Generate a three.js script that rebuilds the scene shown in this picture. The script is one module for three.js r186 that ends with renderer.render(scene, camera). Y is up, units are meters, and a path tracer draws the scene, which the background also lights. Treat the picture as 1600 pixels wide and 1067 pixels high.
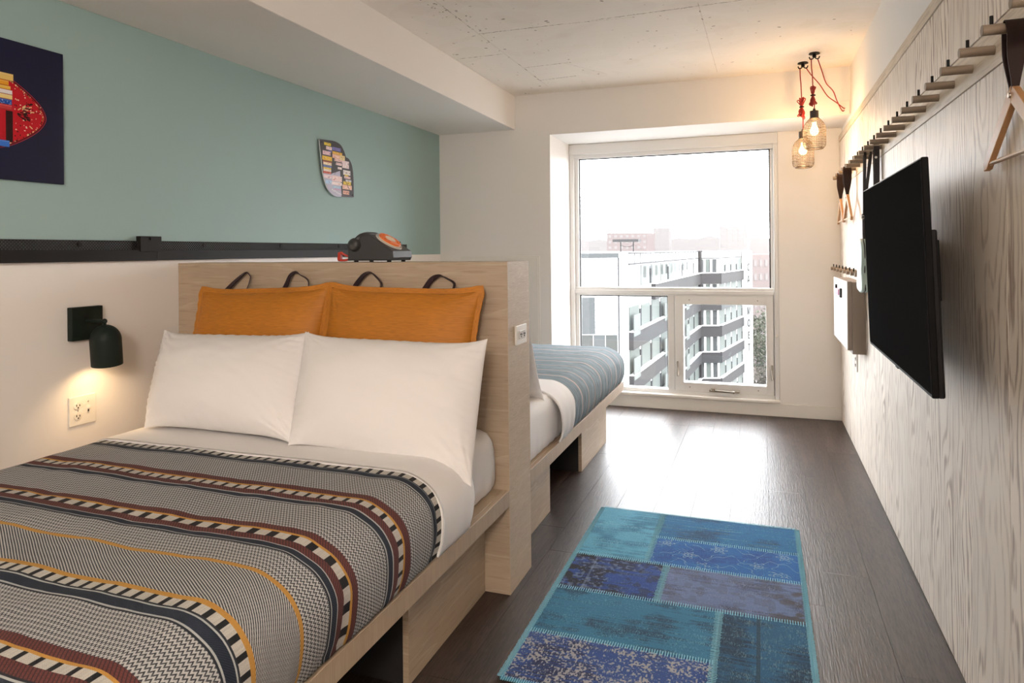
import * as THREE from 'three';
import { RoundedBoxGeometry } from 'three/addons/geometries/RoundedBoxGeometry.js';
import { mergeGeometries, mergeVertices } from 'three/addons/utils/BufferGeometryUtils.js';

// ------------------------------------------------------------------ camera, sky, large lights, exposure
const scene = new THREE.Scene();
const FOCAL = 1081.32, CY = 393.3;                                   // pixels of the 1600 x 1067 frame
const camera = new THREE.PerspectiveCamera(2 * Math.atan(533.5 / FOCAL) * 180 / Math.PI, 1600 / 1067, 0.02, 1500);
camera.setViewOffset(1600, 1067, 0, 533.5 - CY, 1600, 1067);         // lens shifted down, verticals stay upright
camera.position.set(0, 1.29, 0);
camera.rotation.order = 'YXZ';
camera.rotation.set(0, 19.801 * Math.PI / 180, -0.542 * Math.PI / 180);
scene.background = new THREE.Color(0.97, 0.985, 1.02);                   // even bright overcast sky
scene.backgroundIntensity = 16.5;
const renderer = new THREE.WebGLRenderer({ antialias: true });
renderer.toneMapping = THREE.LinearToneMapping;
renderer.toneMappingExposure = 1.06;
renderer.shadowMap.enabled = true;
const FILL_GLOBE = 14.5, SCONCE = 0.25, PENDANT = 0.62;              // candela of the lamps; the first is the added, unseen fill

// ------------------------------------------------------------------ room measures (metres, camera at x = z = 0, room runs to -z)
const XR = 0.558, XW = 0.576, XL = -2.485, XS = -1.8215, XO = -1.5365, XH = -0.896;
const ZR = -5.723, ZH = -5.161, ZF = -2.436, ZB = -2.687, ZE = 2.2;
const YC = 2.519, YS = 2.253, YW = 2.196, YH = 1.2526, YT = 1.275;

// ------------------------------------------------------------------ helpers
const V = (x, y, z) => new THREE.Vector3(x, y, z);
function rng(seed) { let s = seed | 0; return () => { s = (s + 0x6d2b79f5) | 0; let t = Math.imul(s ^ (s >>> 15), 1 | s); t = (t + Math.imul(t ^ (t >>> 7), 61 | t)) ^ t; return ((t ^ (t >>> 14)) >>> 0) / 4294967296; }; }
const hash = (x, y, s) => { let h = Math.imul(x, 374761393) + Math.imul(y, 668265263) + Math.imul(s, 974634777); h = Math.imul(h ^ (h >>> 13), 1274126177); h ^= h >>> 16; return (h >>> 0) / 4294967296; };
const mod = (a, n) => ((a % n) + n) % n;
function noise(x, y, px = 1e6, py = 1e6, s = 1) {                    // value noise that repeats every px, py cells
  const ix = Math.floor(x), iy = Math.floor(y), fx = x - ix, fy = y - iy, u = fx * fx * (3 - 2 * fx), v = fy * fy * (3 - 2 * fy);
  const a = mod(ix, px), b = mod(ix + 1, px), c = mod(iy, py), d = mod(iy + 1, py);
  const p = hash(a, c, s), q = hash(b, c, s), r = hash(a, d, s), t = hash(b, d, s);
  return p + (q - p) * u + (r - p) * v + (p - q - r + t) * u * v;
}
function fbm(x, y, px, py, o = 4, s = 1) { let a = 0.5, r = 0, n = 0; for (let i = 0; i < o; i++) { r += a * noise(x, y, px, py, s + i); n += a; a *= 0.5; x *= 2; y *= 2; px *= 2; py *= 2; } return r / n; }
const mix = (a, b, t) => a + (b - a) * t;
const mix3 = (a, b, t) => [mix(a[0], b[0], t), mix(a[1], b[1], t), mix(a[2], b[2], t)];
const sstep = (a, b, x) => { const t = Math.min(1, Math.max(0, (x - a) / (b - a))); return t * t * (3 - 2 * t); };
function pixelMap(w, h, fn, srgb = true) {
  const d = new Uint8Array(w * h * 4);
  for (let y = 0; y < h; y++) for (let x = 0; x < w; x++) { const c = fn(x, y), i = (y * w + x) * 4; d[i] = c[0]; d[i + 1] = c[1]; d[i + 2] = c[2]; d[i + 3] = 255; }
  const t = new THREE.DataTexture(d, w, h); t.wrapS = t.wrapT = THREE.RepeatWrapping; t.magFilter = THREE.LinearFilter; t.minFilter = THREE.LinearMipmapLinearFilter; t.generateMipmaps = true;
  if (srgb) t.colorSpace = THREE.SRGBColorSpace; t.needsUpdate = true; return t;
}
function canvasMap(w, h, draw) {
  const c = document.createElement('canvas'); c.width = w; c.height = h; draw(c.getContext('2d'), w, h);
  const t = new THREE.CanvasTexture(c); t.colorSpace = THREE.SRGBColorSpace; t.magFilter = THREE.LinearFilter; return t;
}
const sized = (t, w, h, ox = 0, oy = 0) => { const c = t.clone(); c.repeat.set(1 / w, 1 / h); c.offset.set(ox, oy); c.needsUpdate = true; return c; };
const mat = (color, roughness = 0.6, more = {}) => new THREE.MeshStandardMaterial({ color, roughness, ...more });
const lin = (r, g, b) => new THREE.Color().setRGB(r, g, b);

const taken = new Map();
function numbered(name) { const n = taken.get(name) ?? 0; taken.set(name, n + 1); return n ? `${name}_${String(n).padStart(3, '0')}` : name; }
function shadows(m) { m.castShadow = m.receiveShadow = true; return m; }
function thing(name, label, category, at = [0, 0, 0], group) {
  const o = new THREE.Group(); o.name = numbered(name); o.position.set(...at); o.userData = { label, category }; if (group) o.userData.group = group; scene.add(o); return o;
}
function part(name, geo, m, parent, label) {
  const o = shadows(new THREE.Mesh(Array.isArray(geo) ? join(geo) : geo, m)); o.name = parent === scene ? numbered(name) : name; parent.add(o); if (label) o.userData.label = label; return o;
}
function structure(name, geo, m) { const o = geo ? shadows(new THREE.Mesh(Array.isArray(geo) ? join(geo) : geo, m)) : new THREE.Group(); o.name = numbered(name); o.userData = { kind: 'structure' }; scene.add(o); return o; }
function solo(name, label, category, geo, m, group) { const o = part(name, geo, m, scene); o.userData = { label, category }; if (group) o.userData.group = group; return o; }
function join(list) { const l = list.map((g) => { const n = g.index ? g.toNonIndexed() : g; for (const k of Object.keys(n.attributes)) if (!['position', 'normal', 'uv'].includes(k)) n.deleteAttribute(k); if (!n.attributes.uv) n.setAttribute('uv', new THREE.BufferAttribute(new Float32Array(n.attributes.position.count * 2), 2)); return n; }); return mergeGeometries(l); }
// uv in metres, by the side a face looks to; grain 'y' puts v along the height (or along z on level faces), grain 'h' lays the grain level
function metreUV(geo, grain = 'y', ox = 0, oy = 0) {
  const g = geo.index ? geo.toNonIndexed() : geo, p = g.attributes.position, uv = new Float32Array(p.count * 2), a = V(0, 0, 0), b = V(0, 0, 0), c = V(0, 0, 0);
  for (let i = 0; i < p.count; i += 3) {
    a.fromBufferAttribute(p, i); b.fromBufferAttribute(p, i + 1); c.fromBufferAttribute(p, i + 2);
    const n = b.clone().sub(a).cross(c.clone().sub(a)), x = Math.abs(n.x), y = Math.abs(n.y), z = Math.abs(n.z);
    [a, b, c].forEach((q, k) => {
      let u, v;
      if (y >= x && y >= z) { u = q.x; v = q.z; if (grain === 'hx') { u = q.z; v = q.x; } } else if (x >= z) { u = q.z; v = q.y; if (grain !== 'y') { u = q.y; v = q.z; } } else { u = q.x; v = q.y; if (grain !== 'y') { u = q.y; v = q.x; } }
      uv[(i + k) * 2] = u + ox; uv[(i + k) * 2 + 1] = v + oy;
    });
  }
  g.setAttribute('uv', new THREE.BufferAttribute(uv, 2)); return g;
}
// a box given by its two corners
function slab(x0, x1, y0, y1, z0, z1, r = 0, grain = 'y', ox = 0, oy = 0) {
  const w = Math.abs(x1 - x0), h = Math.abs(y1 - y0), d = Math.abs(z1 - z0);
  const g = r > 0 ? new RoundedBoxGeometry(w, h, d, 2, Math.min(r, w / 2.01, h / 2.01, d / 2.01)) : new THREE.BoxGeometry(w, h, d);
  g.translate((x0 + x1) / 2, (y0 + y1) / 2, (z0 + z1) / 2); return metreUV(g, grain, ox, oy);
}
function bar(a, b, r, seg = 10) { const d = b.clone().sub(a), g = new THREE.CylinderGeometry(r, r, d.length(), seg); g.applyQuaternion(new THREE.Quaternion().setFromUnitVectors(V(0, 1, 0), d.clone().normalize())); g.translate((a.x + b.x) / 2, (a.y + b.y) / 2, (a.z + b.z) / 2); return g; }
const tube = (pts, r, n = 40, seg = 8, closed = false) => new THREE.TubeGeometry(new THREE.CatmullRomCurve3(pts, closed, 'centripetal'), n, r, seg, closed);
// sweeps a flat strip along a curve; width may vary; across(t) gives the strip's width direction
function strip(pts, across, width, thick, n = 40) {
  const curve = new THREE.CatmullRomCurve3(pts, false, 'centripetal'), pos = [], idx = [], uv = [], len = curve.getLength();
  for (let i = 0; i <= n; i++) {
    const t = i / n, p = curve.getPointAt(t), tan = curve.getTangentAt(t), w = across(t).clone(); w.addScaledVector(tan, -w.dot(tan)).normalize();
    const nn = tan.clone().cross(w).normalize(), hw = (typeof width === 'function' ? width(t) : width) / 2, ht = thick / 2;
    for (const [a, b] of [[-1, -1], [1, -1], [1, 1], [-1, 1]]) { pos.push(p.x + w.x * hw * a + nn.x * ht * b, p.y + w.y * hw * a + nn.y * ht * b, p.z + w.z * hw * a + nn.z * ht * b); uv.push((a + 1) / 2 * hw * 2, t * len); }
    if (i < n) for (let k = 0; k < 4; k++) { const a = i * 4 + k, b = i * 4 + (k + 1) % 4; idx.push(a, b, a + 4, b, b + 4, a + 4); }
  }
  idx.push(0, 2, 1, 0, 3, 2); const e = n * 4; idx.push(e, e + 1, e + 2, e, e + 2, e + 3);
  let g = new THREE.BufferGeometry(); g.setAttribute('position', new THREE.Float32BufferAttribute(pos, 3)); g.setAttribute('uv', new THREE.Float32BufferAttribute(uv, 2)); g.setIndex(idx);
  g = g.toNonIndexed(); g.computeVertexNormals(); return g;
}
function extrude(points, depth, bevel = 0.002) {
  const s = new THREE.Shape(points.map((p) => new THREE.Vector2(p[0], p[1])));
  return new THREE.ExtrudeGeometry(s, { depth, bevelEnabled: bevel > 0, bevelSize: bevel, bevelThickness: bevel, bevelSegments: 2, curveSegments: 16 });
}

// ------------------------------------------------------------------ materials
const M = {};
M.white = mat(lin(0.81, 0.785, 0.755), 0.75);
M.trim = mat(lin(0.78, 0.755, 0.71), 0.5);
M.frame = mat(lin(0.71, 0.71, 0.70), 0.4);
M.underBedShade = mat(lin(0.008, 0.007, 0.007), 0.8);  // near-black that paints the shade under the beds
M.black = new THREE.MeshPhysicalMaterial({ color: lin(0.010, 0.009, 0.009), roughness: 0.55, specularIntensity: 0.3 });
M.blackMetal = new THREE.MeshPhysicalMaterial({ color: lin(0.0095, 0.008, 0.0075), roughness: 0.55, specularIntensity: 0.35 });
M.chrome = mat(lin(0.6, 0.58, 0.54), 0.3, { metalness: 1 });
M.nickel = mat(lin(0.32, 0.29, 0.25), 0.35, { metalness: 1 });
M.plastic = mat(lin(0.80, 0.77, 0.71), 0.35);
M.slot = mat(lin(0.02, 0.02, 0.02), 0.6);
M.teal = mat(lin(0.285, 0.405, 0.395), 0.7);

// white-washed oak with upright grain and grey pores
const washedOak = pixelMap(1024, 2048, (x, y) => {
  const u = x / 1024, v = y / 2048, warp = fbm(u * 6, v * 3, 6, 3, 3, 3) * 2.2;
  const cathedral = Math.abs(fbm(u * 5 + 0, v * 1, 5, 1, 3, 9) * 2 - 1);
  const ring = 0.5 + 0.5 * Math.sin((u * 34 + warp * (2 + 5 * cathedral) + 2.6 * fbm(u * 8, v * 2, 8, 2, 3, 21)) * 6.283);
  const dash = noise(u * 210, v * 34, 210, 34, 5) * 0.6 + noise(u * 420, v * 60, 420, 60, 6) * 0.4;
  const big = fbm(u * 12, v * 3, 12, 3, 3, 14);
  const dark = sstep(0.50, 0.85, dash * 0.52 + ring * 0.48) * (0.35 + 0.65 * sstep(0.3, 0.65, big));
  const c = mix3([232, 221, 208], [160, 142, 128], dark * 0.95), k = 1 + (big - 0.5) * 0.06;
  return [c[0] * k, c[1] * k, c[2] * k];
});
M.wallOak = mat(0xffffff, 0.55, { map: sized(washedOak, 1.25, 1.9) });
M.bandOak = mat(lin(0.92, 0.90, 0.86), 0.55, { map: sized(pixelMap(256, 1024, (x, y) => { const u = x / 256, v = y / 1024, d = noise(u * 60, v * 14, 60, 14, 2) * 0.6 + noise(u * 30, v * 5, 30, 5, 8) * 0.4; const c = mix3([217, 204, 187], [196, 182, 164], sstep(0.4, 0.8, d)); return c; }), 0.22, 0.9) });
// beige oak veneer, fine grain along v
const beigeOak = (seed, base, dark, light) => pixelMap(512, 1024, (x, y) => {
  const u = x / 512, v = y / 1024, warp = fbm(u * 3, v * 2, 3, 2, 3, seed) * 3.2 + fbm(u * 8, v * 6, 8, 6, 2, seed + 4) * 0.7;
  const r = mod(u * 9 + warp * 1.3, 1), line = Math.pow(r, 3);
  const pore = noise(u * 190, v * 22, 190, 22, seed + 7);
  const tone = fbm(u * 10, v * 3, 10, 3, 3, seed + 2);
  let c = mix3(base, dark, 0.55 * sstep(0.55, 0.95, pore) * (0.4 + 0.6 * line) + 0.30 * tone);
  c = mix3(c, light, 0.55 * line * sstep(0.35, 0.75, noise(u * 90, v * 16, 90, 16, seed + 3)));
  return c;
});
const oakA = beigeOak(11, [196, 178, 156], [158, 139, 118], [213, 199, 180]);
const oakB = beigeOak(31, [190, 171, 147], [150, 131, 109], [209, 194, 172]);
M.headOak = mat(lin(0.80, 0.78, 0.76), 0.5, { map: sized(oakA, 0.55, 1.5) });
M.bedOak = mat(lin(0.88, 0.86, 0.84), 0.5, { map: sized(oakB, 0.5, 1.3) });
M.edgeOak = mat(lin(0.88, 0.86, 0.84), 0.5, { map: sized(oakB, 0.16, 1.1) });
M.pegOak = mat(lin(0.50, 0.475, 0.455), 0.55, { map: sized(oakA, 0.1, 0.4) });

// floor planks: dark grey-brown vinyl
function plankMaps(seed) {
  const h = (x, y) => { const u = x / 256, v = y / 1024; return noise(u * 46, v * 22, 46, 22, seed) * 0.5 + noise(u * 100, v * 60, 100, 60, seed + 1) * 0.5; };
  return [pixelMap(256, 1024, (x, y) => { const u = x / 256, v = y / 1024, a = h(x, y), b = fbm(u * 5, v * 3, 5, 3, 3, seed + 5); const c = mix3([74, 60, 53], [38, 29, 25], sstep(0.25, 0.75, a * 0.6 + b * 0.4)); return c; }),
    pixelMap(256, 1024, (x, y) => { const a = 255 * h(x, y); return [a, a, a]; }, false)];
}
M.planks = [3, 40, 77].map((s, i) => { const [c, b] = plankMaps(s); return mat([0xffffff, 0xeae6e4, 0xf6f0ee][i], 0.42, { map: sized(c, 0.182, 1.22), bumpMap: sized(b, 0.182, 1.22), bumpScale: 0.0006 }); });
M.subfloor = mat(lin(0.015, 0.013, 0.012), 0.8);

// ceiling: painted board-formed concrete with pour seams and pits
const CX0 = -1.83, CX1 = 0.60, CZ0 = -5.2, CZ1 = -1.1;
const ceilingMap = canvasMap(1216, 2048, (g, W, H) => {
  const r = rng(5), X = (x) => (x - CX0) / (CX1 - CX0) * W, Z = (z) => (z - CZ0) / (CZ1 - CZ0) * H;
  g.fillStyle = '#efe9e1'; g.fillRect(0, 0, W, H);
  for (let i = 0; i < 500; i++) { g.fillStyle = `rgba(${r() < 0.5 ? '200,188,172' : '240,234,224'},${0.02 + 0.05 * r()})`; g.beginPath(); g.ellipse(r() * W, r() * H, 20 + 90 * r(), 10 + 40 * r(), r() * 3, 0, 7); g.fill(); }
  for (let i = 0; i < 900; i++) { g.fillStyle = `rgba(170,156,140,${0.05 + 0.1 * r()})`; g.fillRect(r() * W, r() * H, 30 + 120 * r(), 0.8); }
  const seam = (x0, z0, x1, z1, strong) => {
    const n = 90; g.lineCap = 'round';
    g.strokeStyle = 'rgba(160,146,130,0.35)'; g.lineWidth = 1.5; g.beginPath(); g.moveTo(X(x0), Z(z0)); g.lineTo(X(x1), Z(z1)); g.stroke();
    for (let i = 0; i < n; i++) { if (r() > strong) continue; const t = i / n, q = (i + 1) / n; g.strokeStyle = `rgba(86,74,64,${0.4 + 0.5 * r()})`; g.lineWidth = 1 + 3.2 * r() * r(); g.beginPath(); g.moveTo(X(mix(x0, x1, t)) + (r() - 0.5) * 3, Z(mix(z0, z1, t)) + (r() - 0.5) * 3); g.lineTo(X(mix(x0, x1, q)) + (r() - 0.5) * 3, Z(mix(z0, z1, q)) + (r() - 0.5) * 3); g.stroke(); }
  };
  seam(-1.49, -1.2, -1.485, -4.95, 0.16); seam(-1.49, -3.61, -1.0, -3.62, 0.9); seam(-1.0, -3.62, -0.62, -3.65, 0.25); seam(-0.85, -3.62, 0.1, -3.59, 0.7);
  seam(-1.80, -4.03, -1.49, -4.03, 0.45); seam(-1.48, -4.385, -1.17, -4.37, 0.5); seam(-1.485, -4.75, -1.2, -4.72, 0.6); seam(-0.285, -3.55, -0.275, -5.0, 0.05); seam(-1.2, -4.37, -1.0, -4.75, 0.05);
  seam(-1.49, -2.4, 0.5, -2.38, 0.4);
  for (let i = 0; i < 420; i++) { const a = Math.pow(r(), 3); g.fillStyle = `rgba(96,84,74,${0.25 + 0.5 * r()})`; g.beginPath(); g.ellipse(r() * W, r() * H, 1 + 5 * a, 0.9 + 2.5 * a, r() * 3, 0, 7); g.fill(); }
  for (let i = 0; i < 60; i++) { g.fillStyle = `rgba(90,78,68,${0.4 + 0.4 * r()})`; g.beginPath(); g.ellipse(X(-1.49 + (r() - 0.5) * 0.16), Z(-2.6 - 1.2 * r()), 1.5 + 6 * r() * r(), 1.2 + 3 * r() * r(), r() * 3, 0, 7); g.fill(); }
});
ceilingMap.wrapS = ceilingMap.wrapT = THREE.MirroredRepeatWrapping;
M.ceiling = mat(lin(0.97, 0.96, 0.95), 0.8, { map: ceilingMap });

// fabrics
const weaveBump = pixelMap(128, 128, (x, y) => { const a = 127 + 90 * Math.sin(x / 128 * 6.283 * 16) * Math.sin(y / 128 * 6.283 * 16); return [a, a, a]; }, false);
M.linen = mat(lin(0.84, 0.82, 0.81), 0.85, { side: THREE.DoubleSide });
M.mustard = new THREE.MeshPhysicalMaterial({ color: 0xffffff, roughness: 0.62, sheen: 0.25, sheenColor: lin(0.7, 0.4, 0.12), sheenRoughness: 0.5, side: THREE.DoubleSide,
  map: sized(pixelMap(512, 512, (x, y) => { const k = 0.9 + 0.12 * noise(x / 512 * 24, y / 512 * 190, 24, 190, 4) + 0.06 * fbm(x / 128, y / 128, 4, 4, 3, 9); return [178 * k, 112 * k, 26 * k]; }), 0.5, 0.5), bumpMap: sized(weaveBump, 0.03, 0.03), bumpScale: 0.0002 });
M.leather = mat(lin(0.026, 0.009, 0.013), 0.6);
M.webbing = mat(lin(0.022, 0.017, 0.017), 0.7);
M.brownLeather = new THREE.MeshPhysicalMaterial({ color: lin(0.022, 0.011, 0.009), roughness: 0.6, specularIntensity: 0.35 });

// ------------------------------------------------------------------ setting: floor, ceiling, walls
const floor = structure('floor');
part('subfloor', slab(-2.7, 0.8, -0.12, -0.004, ZR - 0.3, ZE + 0.1), M.subfloor, floor);
{
  const PW = 0.18, r = rng(21), zs = [];
  const variants = M.planks.map((m, k) => m);
  let col = 0;
  for (let x = 0.566; x > XL - 0.02; x -= PW, col++) {
    let z = ZR - 0.01 + (col === 0 ? 0.935 : r() * 1.2), z0 = ZR - 0.02, first = true;
    while (z0 < ZE) {
      const z1 = Math.min(ZE, first ? z : z0 + 1.22); first = false;
      const g = slab(x - PW + 0.0006, x - 0.0006, -0.004, 0, z0 + 0.0006, z1 - 0.0006, 0, 'y', Math.floor(r() * 7) * 0.05, r() * 1.2);
      part('plank', g, variants[Math.floor(r() * 3)], floor); z0 = z1;
    }
  }
}
{ // ceiling slab with its own uv in ceiling measures
  const g = slab(-2.7, 0.8, YC, YC + 0.15, ZR - 0.3, ZE + 0.1), p = g.attributes.position, uv = g.attributes.uv;
  for (let i = 0; i < p.count; i++) uv.setXY(i, (p.getX(i) - CX0) / (CX1 - CX0), 1 - (p.getZ(i) - CZ0) / (CZ1 - CZ0));
  structure('ceiling', g, M.ceiling);
}
const wallLeft = structure('wall_left');
part('lower_wall', slab(XL - 0.15, XL, -0.1, YT, ZR - 0.3, ZE), M.white, wallLeft);
part('painted_wall', slab(XL - 0.15, XL, YT, YC, ZR - 0.3, ZE), M.teal, wallLeft, 'sage green painted upper wall');
structure('beam_left', slab(XL, XS, YS, YC, ZH, ZE, 0.004), M.white);
structure('wall_back', [
  slab(XL - 0.15, XO, -0.1, YC, ZH - 0.8, ZH),                                 // pier left of the window niche
  slab(XO, XW + 0.05, YW, YC, ZH - 0.8, ZH),                                   // header over the niche
  slab(0.127, XW + 0.05, -0.1, YW, ZR - 0.24, ZR),                             // wall right of the window
  slab(XO, 0.127, -0.1, 0.125, ZR - 0.24, ZR),                                 // under the sill
], M.white);
structure('wall_front', slab(-2.7, 0.8, -0.1, YC, ZE, ZE + 0.15), M.white);
structure('baseboard_back', slab(XO, XR, 0, 0.097, ZR, ZR + 0.014, 0.003), M.trim);

// right wall: plaster above, oak panels below; the panels are pieces of the wall
const wallRight = structure('wall_right');
part('plaster', slab(XW, XW + 0.15, -0.1, YC, ZR - 0.24, ZE), M.white, wallRight);
{
  const cuts = [ZR, -4.41, -1.97, 0.47, ZE], G = 0.0016;
  for (let i = 0; i < 4; i++) {
    part('oak_panel', slab(XR, XW, 0.004, 1.741 - G, cuts[i] + G, cuts[i + 1] - G, 0.0012, 'y', i * 0.37, i * 0.21), M.wallOak, wallRight);
    part('oak_panel', slab(XR, XW, 1.853 + G, 2.087 - G, cuts[i] + G, cuts[i + 1] - G, 0.0012, 'y', i * 0.37 + 0.2, i * 0.5), M.wallOak, wallRight);
  }
  part('oak_cap', slab(XR - 0.003, XW, 2.087 + G, 2.134, ZR, ZE, 0.002, 'h'), M.bandOak, wallRight);
}
solo('access_panel', 'flat white access panel on the wall behind the blue-blanketed bed', 'panel', [slab(-2.302, -1.627, 0.45, 1.255, ZH, ZH + 0.008, 0.002), slab(-2.29, -1.64, 0.46, 1.243, ZH + 0.006, ZH + 0.011, 0.002)], M.trim);

// ------------------------------------------------------------------ window
{
  const w = structure('window_1'), z0 = ZR - 0.10, z1 = ZR - 0.02, F = M.frame, r = 0.004;
  part('blind_cassette', slab(-1.536, 0.127, 2.106, YW, ZR - 0.10, ZR + 0.004, 0.006), F, w);
  part('frame_head', slab(-1.536, 0.127, 2.075, 2.108, z0, z1, r), F, w);
  part('frame_jamb', [slab(-1.536, -1.497, 0.12, 2.108, z0, ZR - 0.005, r), slab(-1.50, -1.462, 0.12, 2.1, z0, z1 - 0.012, r)], F, w);
  part('frame_jamb', [slab(0.092, 0.127, 0.12, 2.108, z0, ZR - 0.005, r), slab(0.066, 0.095, 0.12, 2.1, z0, z1 - 0.03, r)], F, w);
  part('frame_sill', slab(-1.536, 0.127, 0.12, 0.156, z0, z1, r), F, w);
  part('transom', [slab(-1.497, 0.092, 0.917, 0.985, z0, z1 - 0.005, r), slab(-1.497, 0.092, 0.932, 0.962, z0, z1 + 0.008, r)], F, w);
  part('mullion', slab(-0.722, -0.669, 0.15, 0.925, z0, z1, r), F, w);
  const sash = part('sash', [slab(-0.667, -0.597, 0.15, 0.922, z0, z1 + 0.006, r), slab(0.03, 0.086, 0.15, 0.922, z0, z1 + 0.006, r), slab(-0.6, 0.033, 0.852, 0.922, z0, z1 + 0.006, r), slab(-0.6, 0.033, 0.15, 0.222, z0, z1 + 0.006, r)], F, w);
  const gasket = (x0, x1, y0, y1) => { const t = 0.010, za = z0 + 0.028, zb = z0 + 0.05; return [slab(x0, x0 + t, y0, y1, za, zb), slab(x1 - t, x1, y0, y1, za, zb), slab(x0, x1, y1 - t, y1, za, zb)]; };
  part('gasket', [...gasket(-1.464, 0.07, 0.983, 2.078), ...gasket(-1.464, -0.72, 0.154, 0.918)], M.slot, w);
  const glass = new THREE.MeshPhysicalMaterial({ color: lin(0.97, 0.985, 0.98), roughness: 0.0, transmission: 1, thickness: 0, ior: 1.5 });
  const pane = (x0, x1, y0, y1) => { const g = new THREE.PlaneGeometry(x1 - x0, y1 - y0); g.translate((x0 + x1) / 2, (y0 + y1) / 2, z0 + 0.035); part('pane', g, glass, w); };
  pane(-1.47, 0.08, 0.975, 2.085); pane(-1.47, -0.715, 0.15, 0.92); pane(-0.60, 0.035, 0.218, 0.857);
  const hz = z1 + 0.006;
  part('crank_handle', [slab(-0.40, -0.17, 0.158, 0.174, hz, hz + 0.018, 0.004), bar(V(-0.37, 0.17, hz + 0.014), V(-0.22, 0.166, hz + 0.03), 0.006), new THREE.SphereGeometry(0.011, 12, 8).translate(-0.215, 0.166, hz + 0.03), new THREE.CylinderGeometry(0.016, 0.018, 0.02, 16).translate(-0.37, 0.176, hz + 0.012)], M.nickel, w);
  for (const x of [-0.645, 0.071]) part('latch', [slab(x - 0.007, x + 0.007, 0.27, 0.39, hz, hz + 0.012, 0.004), bar(V(x, 0.35, hz + 0.012), V(x + 0.006, 0.28, hz + 0.026), 0.006)], M.nickel, w);
  for (const [x, y] of [[-0.55, 0.888], [-0.03, 0.888], [-0.55, 0.186], [-0.03, 0.186]]) part('screw', bar(V(x, y, hz - 0.002), V(x, y, hz + 0.004), 0.005), M.nickel, w);
  part('blind_chain', [bar(V(0.108, 2.10, ZR + 0.002), V(0.108, 0.62, ZR + 0.002), 0.0018, 6), new THREE.SphereGeometry(0.012, 10, 8).translate(0.108, 0.62, ZR + 0.004)], M.plastic, w);
  structure('windowsill', slab(XO, 0.130, 0.102, 0.123, ZR - 0.03, ZR + 0.035, 0.004), M.trim);
}

// ------------------------------------------------------------------ outlets
function duplexFace(cx, cy, z) { // one receptacle face, drawn in the x-y plane looking to +z
  return [new THREE.CylinderGeometry(0.0165, 0.0165, 0.003, 20).rotateX(Math.PI / 2).scale(1, 0.86, 1).translate(cx, cy, z)];
}
function slots(cx, cy, z) { return [slab(cx - 0.0075, cx - 0.0055, cy - 0.002, cy + 0.006, z, z + 0.0022), slab(cx + 0.0055, cx + 0.0075, cy - 0.002, cy + 0.005, z, z + 0.0022), new THREE.CylinderGeometry(0.0025, 0.0025, 0.0022, 10).rotateX(Math.PI / 2).translate(cx, cy - 0.007, z + 0.0011)]; }
{
  const o = thing('wall_outlet', 'cream double outlet plate with toggle switch under the wall lamp', 'outlet', [XL, 0.693, -1.959]); o.rotation.y = Math.PI / 2;
  part('cover_plate', new RoundedBoxGeometry(0.112, 0.112, 0.006, 2, 0.002).translate(0, 0, 0.003), M.plastic, o);
  for (const dy of [0.02, -0.02]) { const f = part('receptacle', join(duplexFace(-0.022, dy, 0.0065)), M.plastic, o); part('slots', slots(-0.022, dy, 0.0078), M.slot, f); }
  part('switch_toggle', [slab(0.017, 0.027, -0.012, 0.012, 0.005, 0.0075), slab(0.019, 0.025, 0.0, 0.008, 0.006, 0.017, 0.002)], M.plastic, o);
  part('switch_shadow_gap', slab(0.019, 0.025, -0.010, -0.002, 0.007, 0.0078), M.slot, o);
  for (const x of [-0.022, 0.022]) part('screw', new THREE.CylinderGeometry(0.0025, 0.0025, 0.002, 10).rotateX(Math.PI / 2).translate(x, x < 0 ? 0 : 0.03, 0.0065), M.chrome, o);
}
{
  const o = thing('headboard_outlet', 'white outlet set sideways in the headboard end', 'outlet', [XH, 0.966, -2.569]); o.rotation.y = Math.PI / 2;
  part('cover_plate', new RoundedBoxGeometry(0.122, 0.074, 0.009, 2, 0.002).translate(0, 0, 0.0045), M.plastic, o);
  part('receptacle', new RoundedBoxGeometry(0.068, 0.034, 0.006, 2, 0.003).translate(0, 0, 0.0095), mat(lin(0.62, 0.59, 0.55), 0.4), o);
  for (const x of [-0.019, 0.019]) part('slots', slots(x, 0, 0.0125), M.slot, o);
}
{
  const o = thing('low_outlet', 'small white outlet on the oak wall below the wall cabinet', 'outlet', [XR, 0.581, -4.80]); o.rotation.y = -Math.PI / 2;
  part('cover_plate', new RoundedBoxGeometry(0.075, 0.118, 0.007, 2, 0.002).translate(0, 0, 0.0035), M.plastic, o);
  for (const dy of [0.02, -0.02]) { const f = part('receptacle', join(duplexFace(0, dy, 0.0075)), mat(lin(0.55, 0.52, 0.48), 0.4), o); part('slots', slots(0, dy, 0.0088), M.slot, f); }
}

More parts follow.
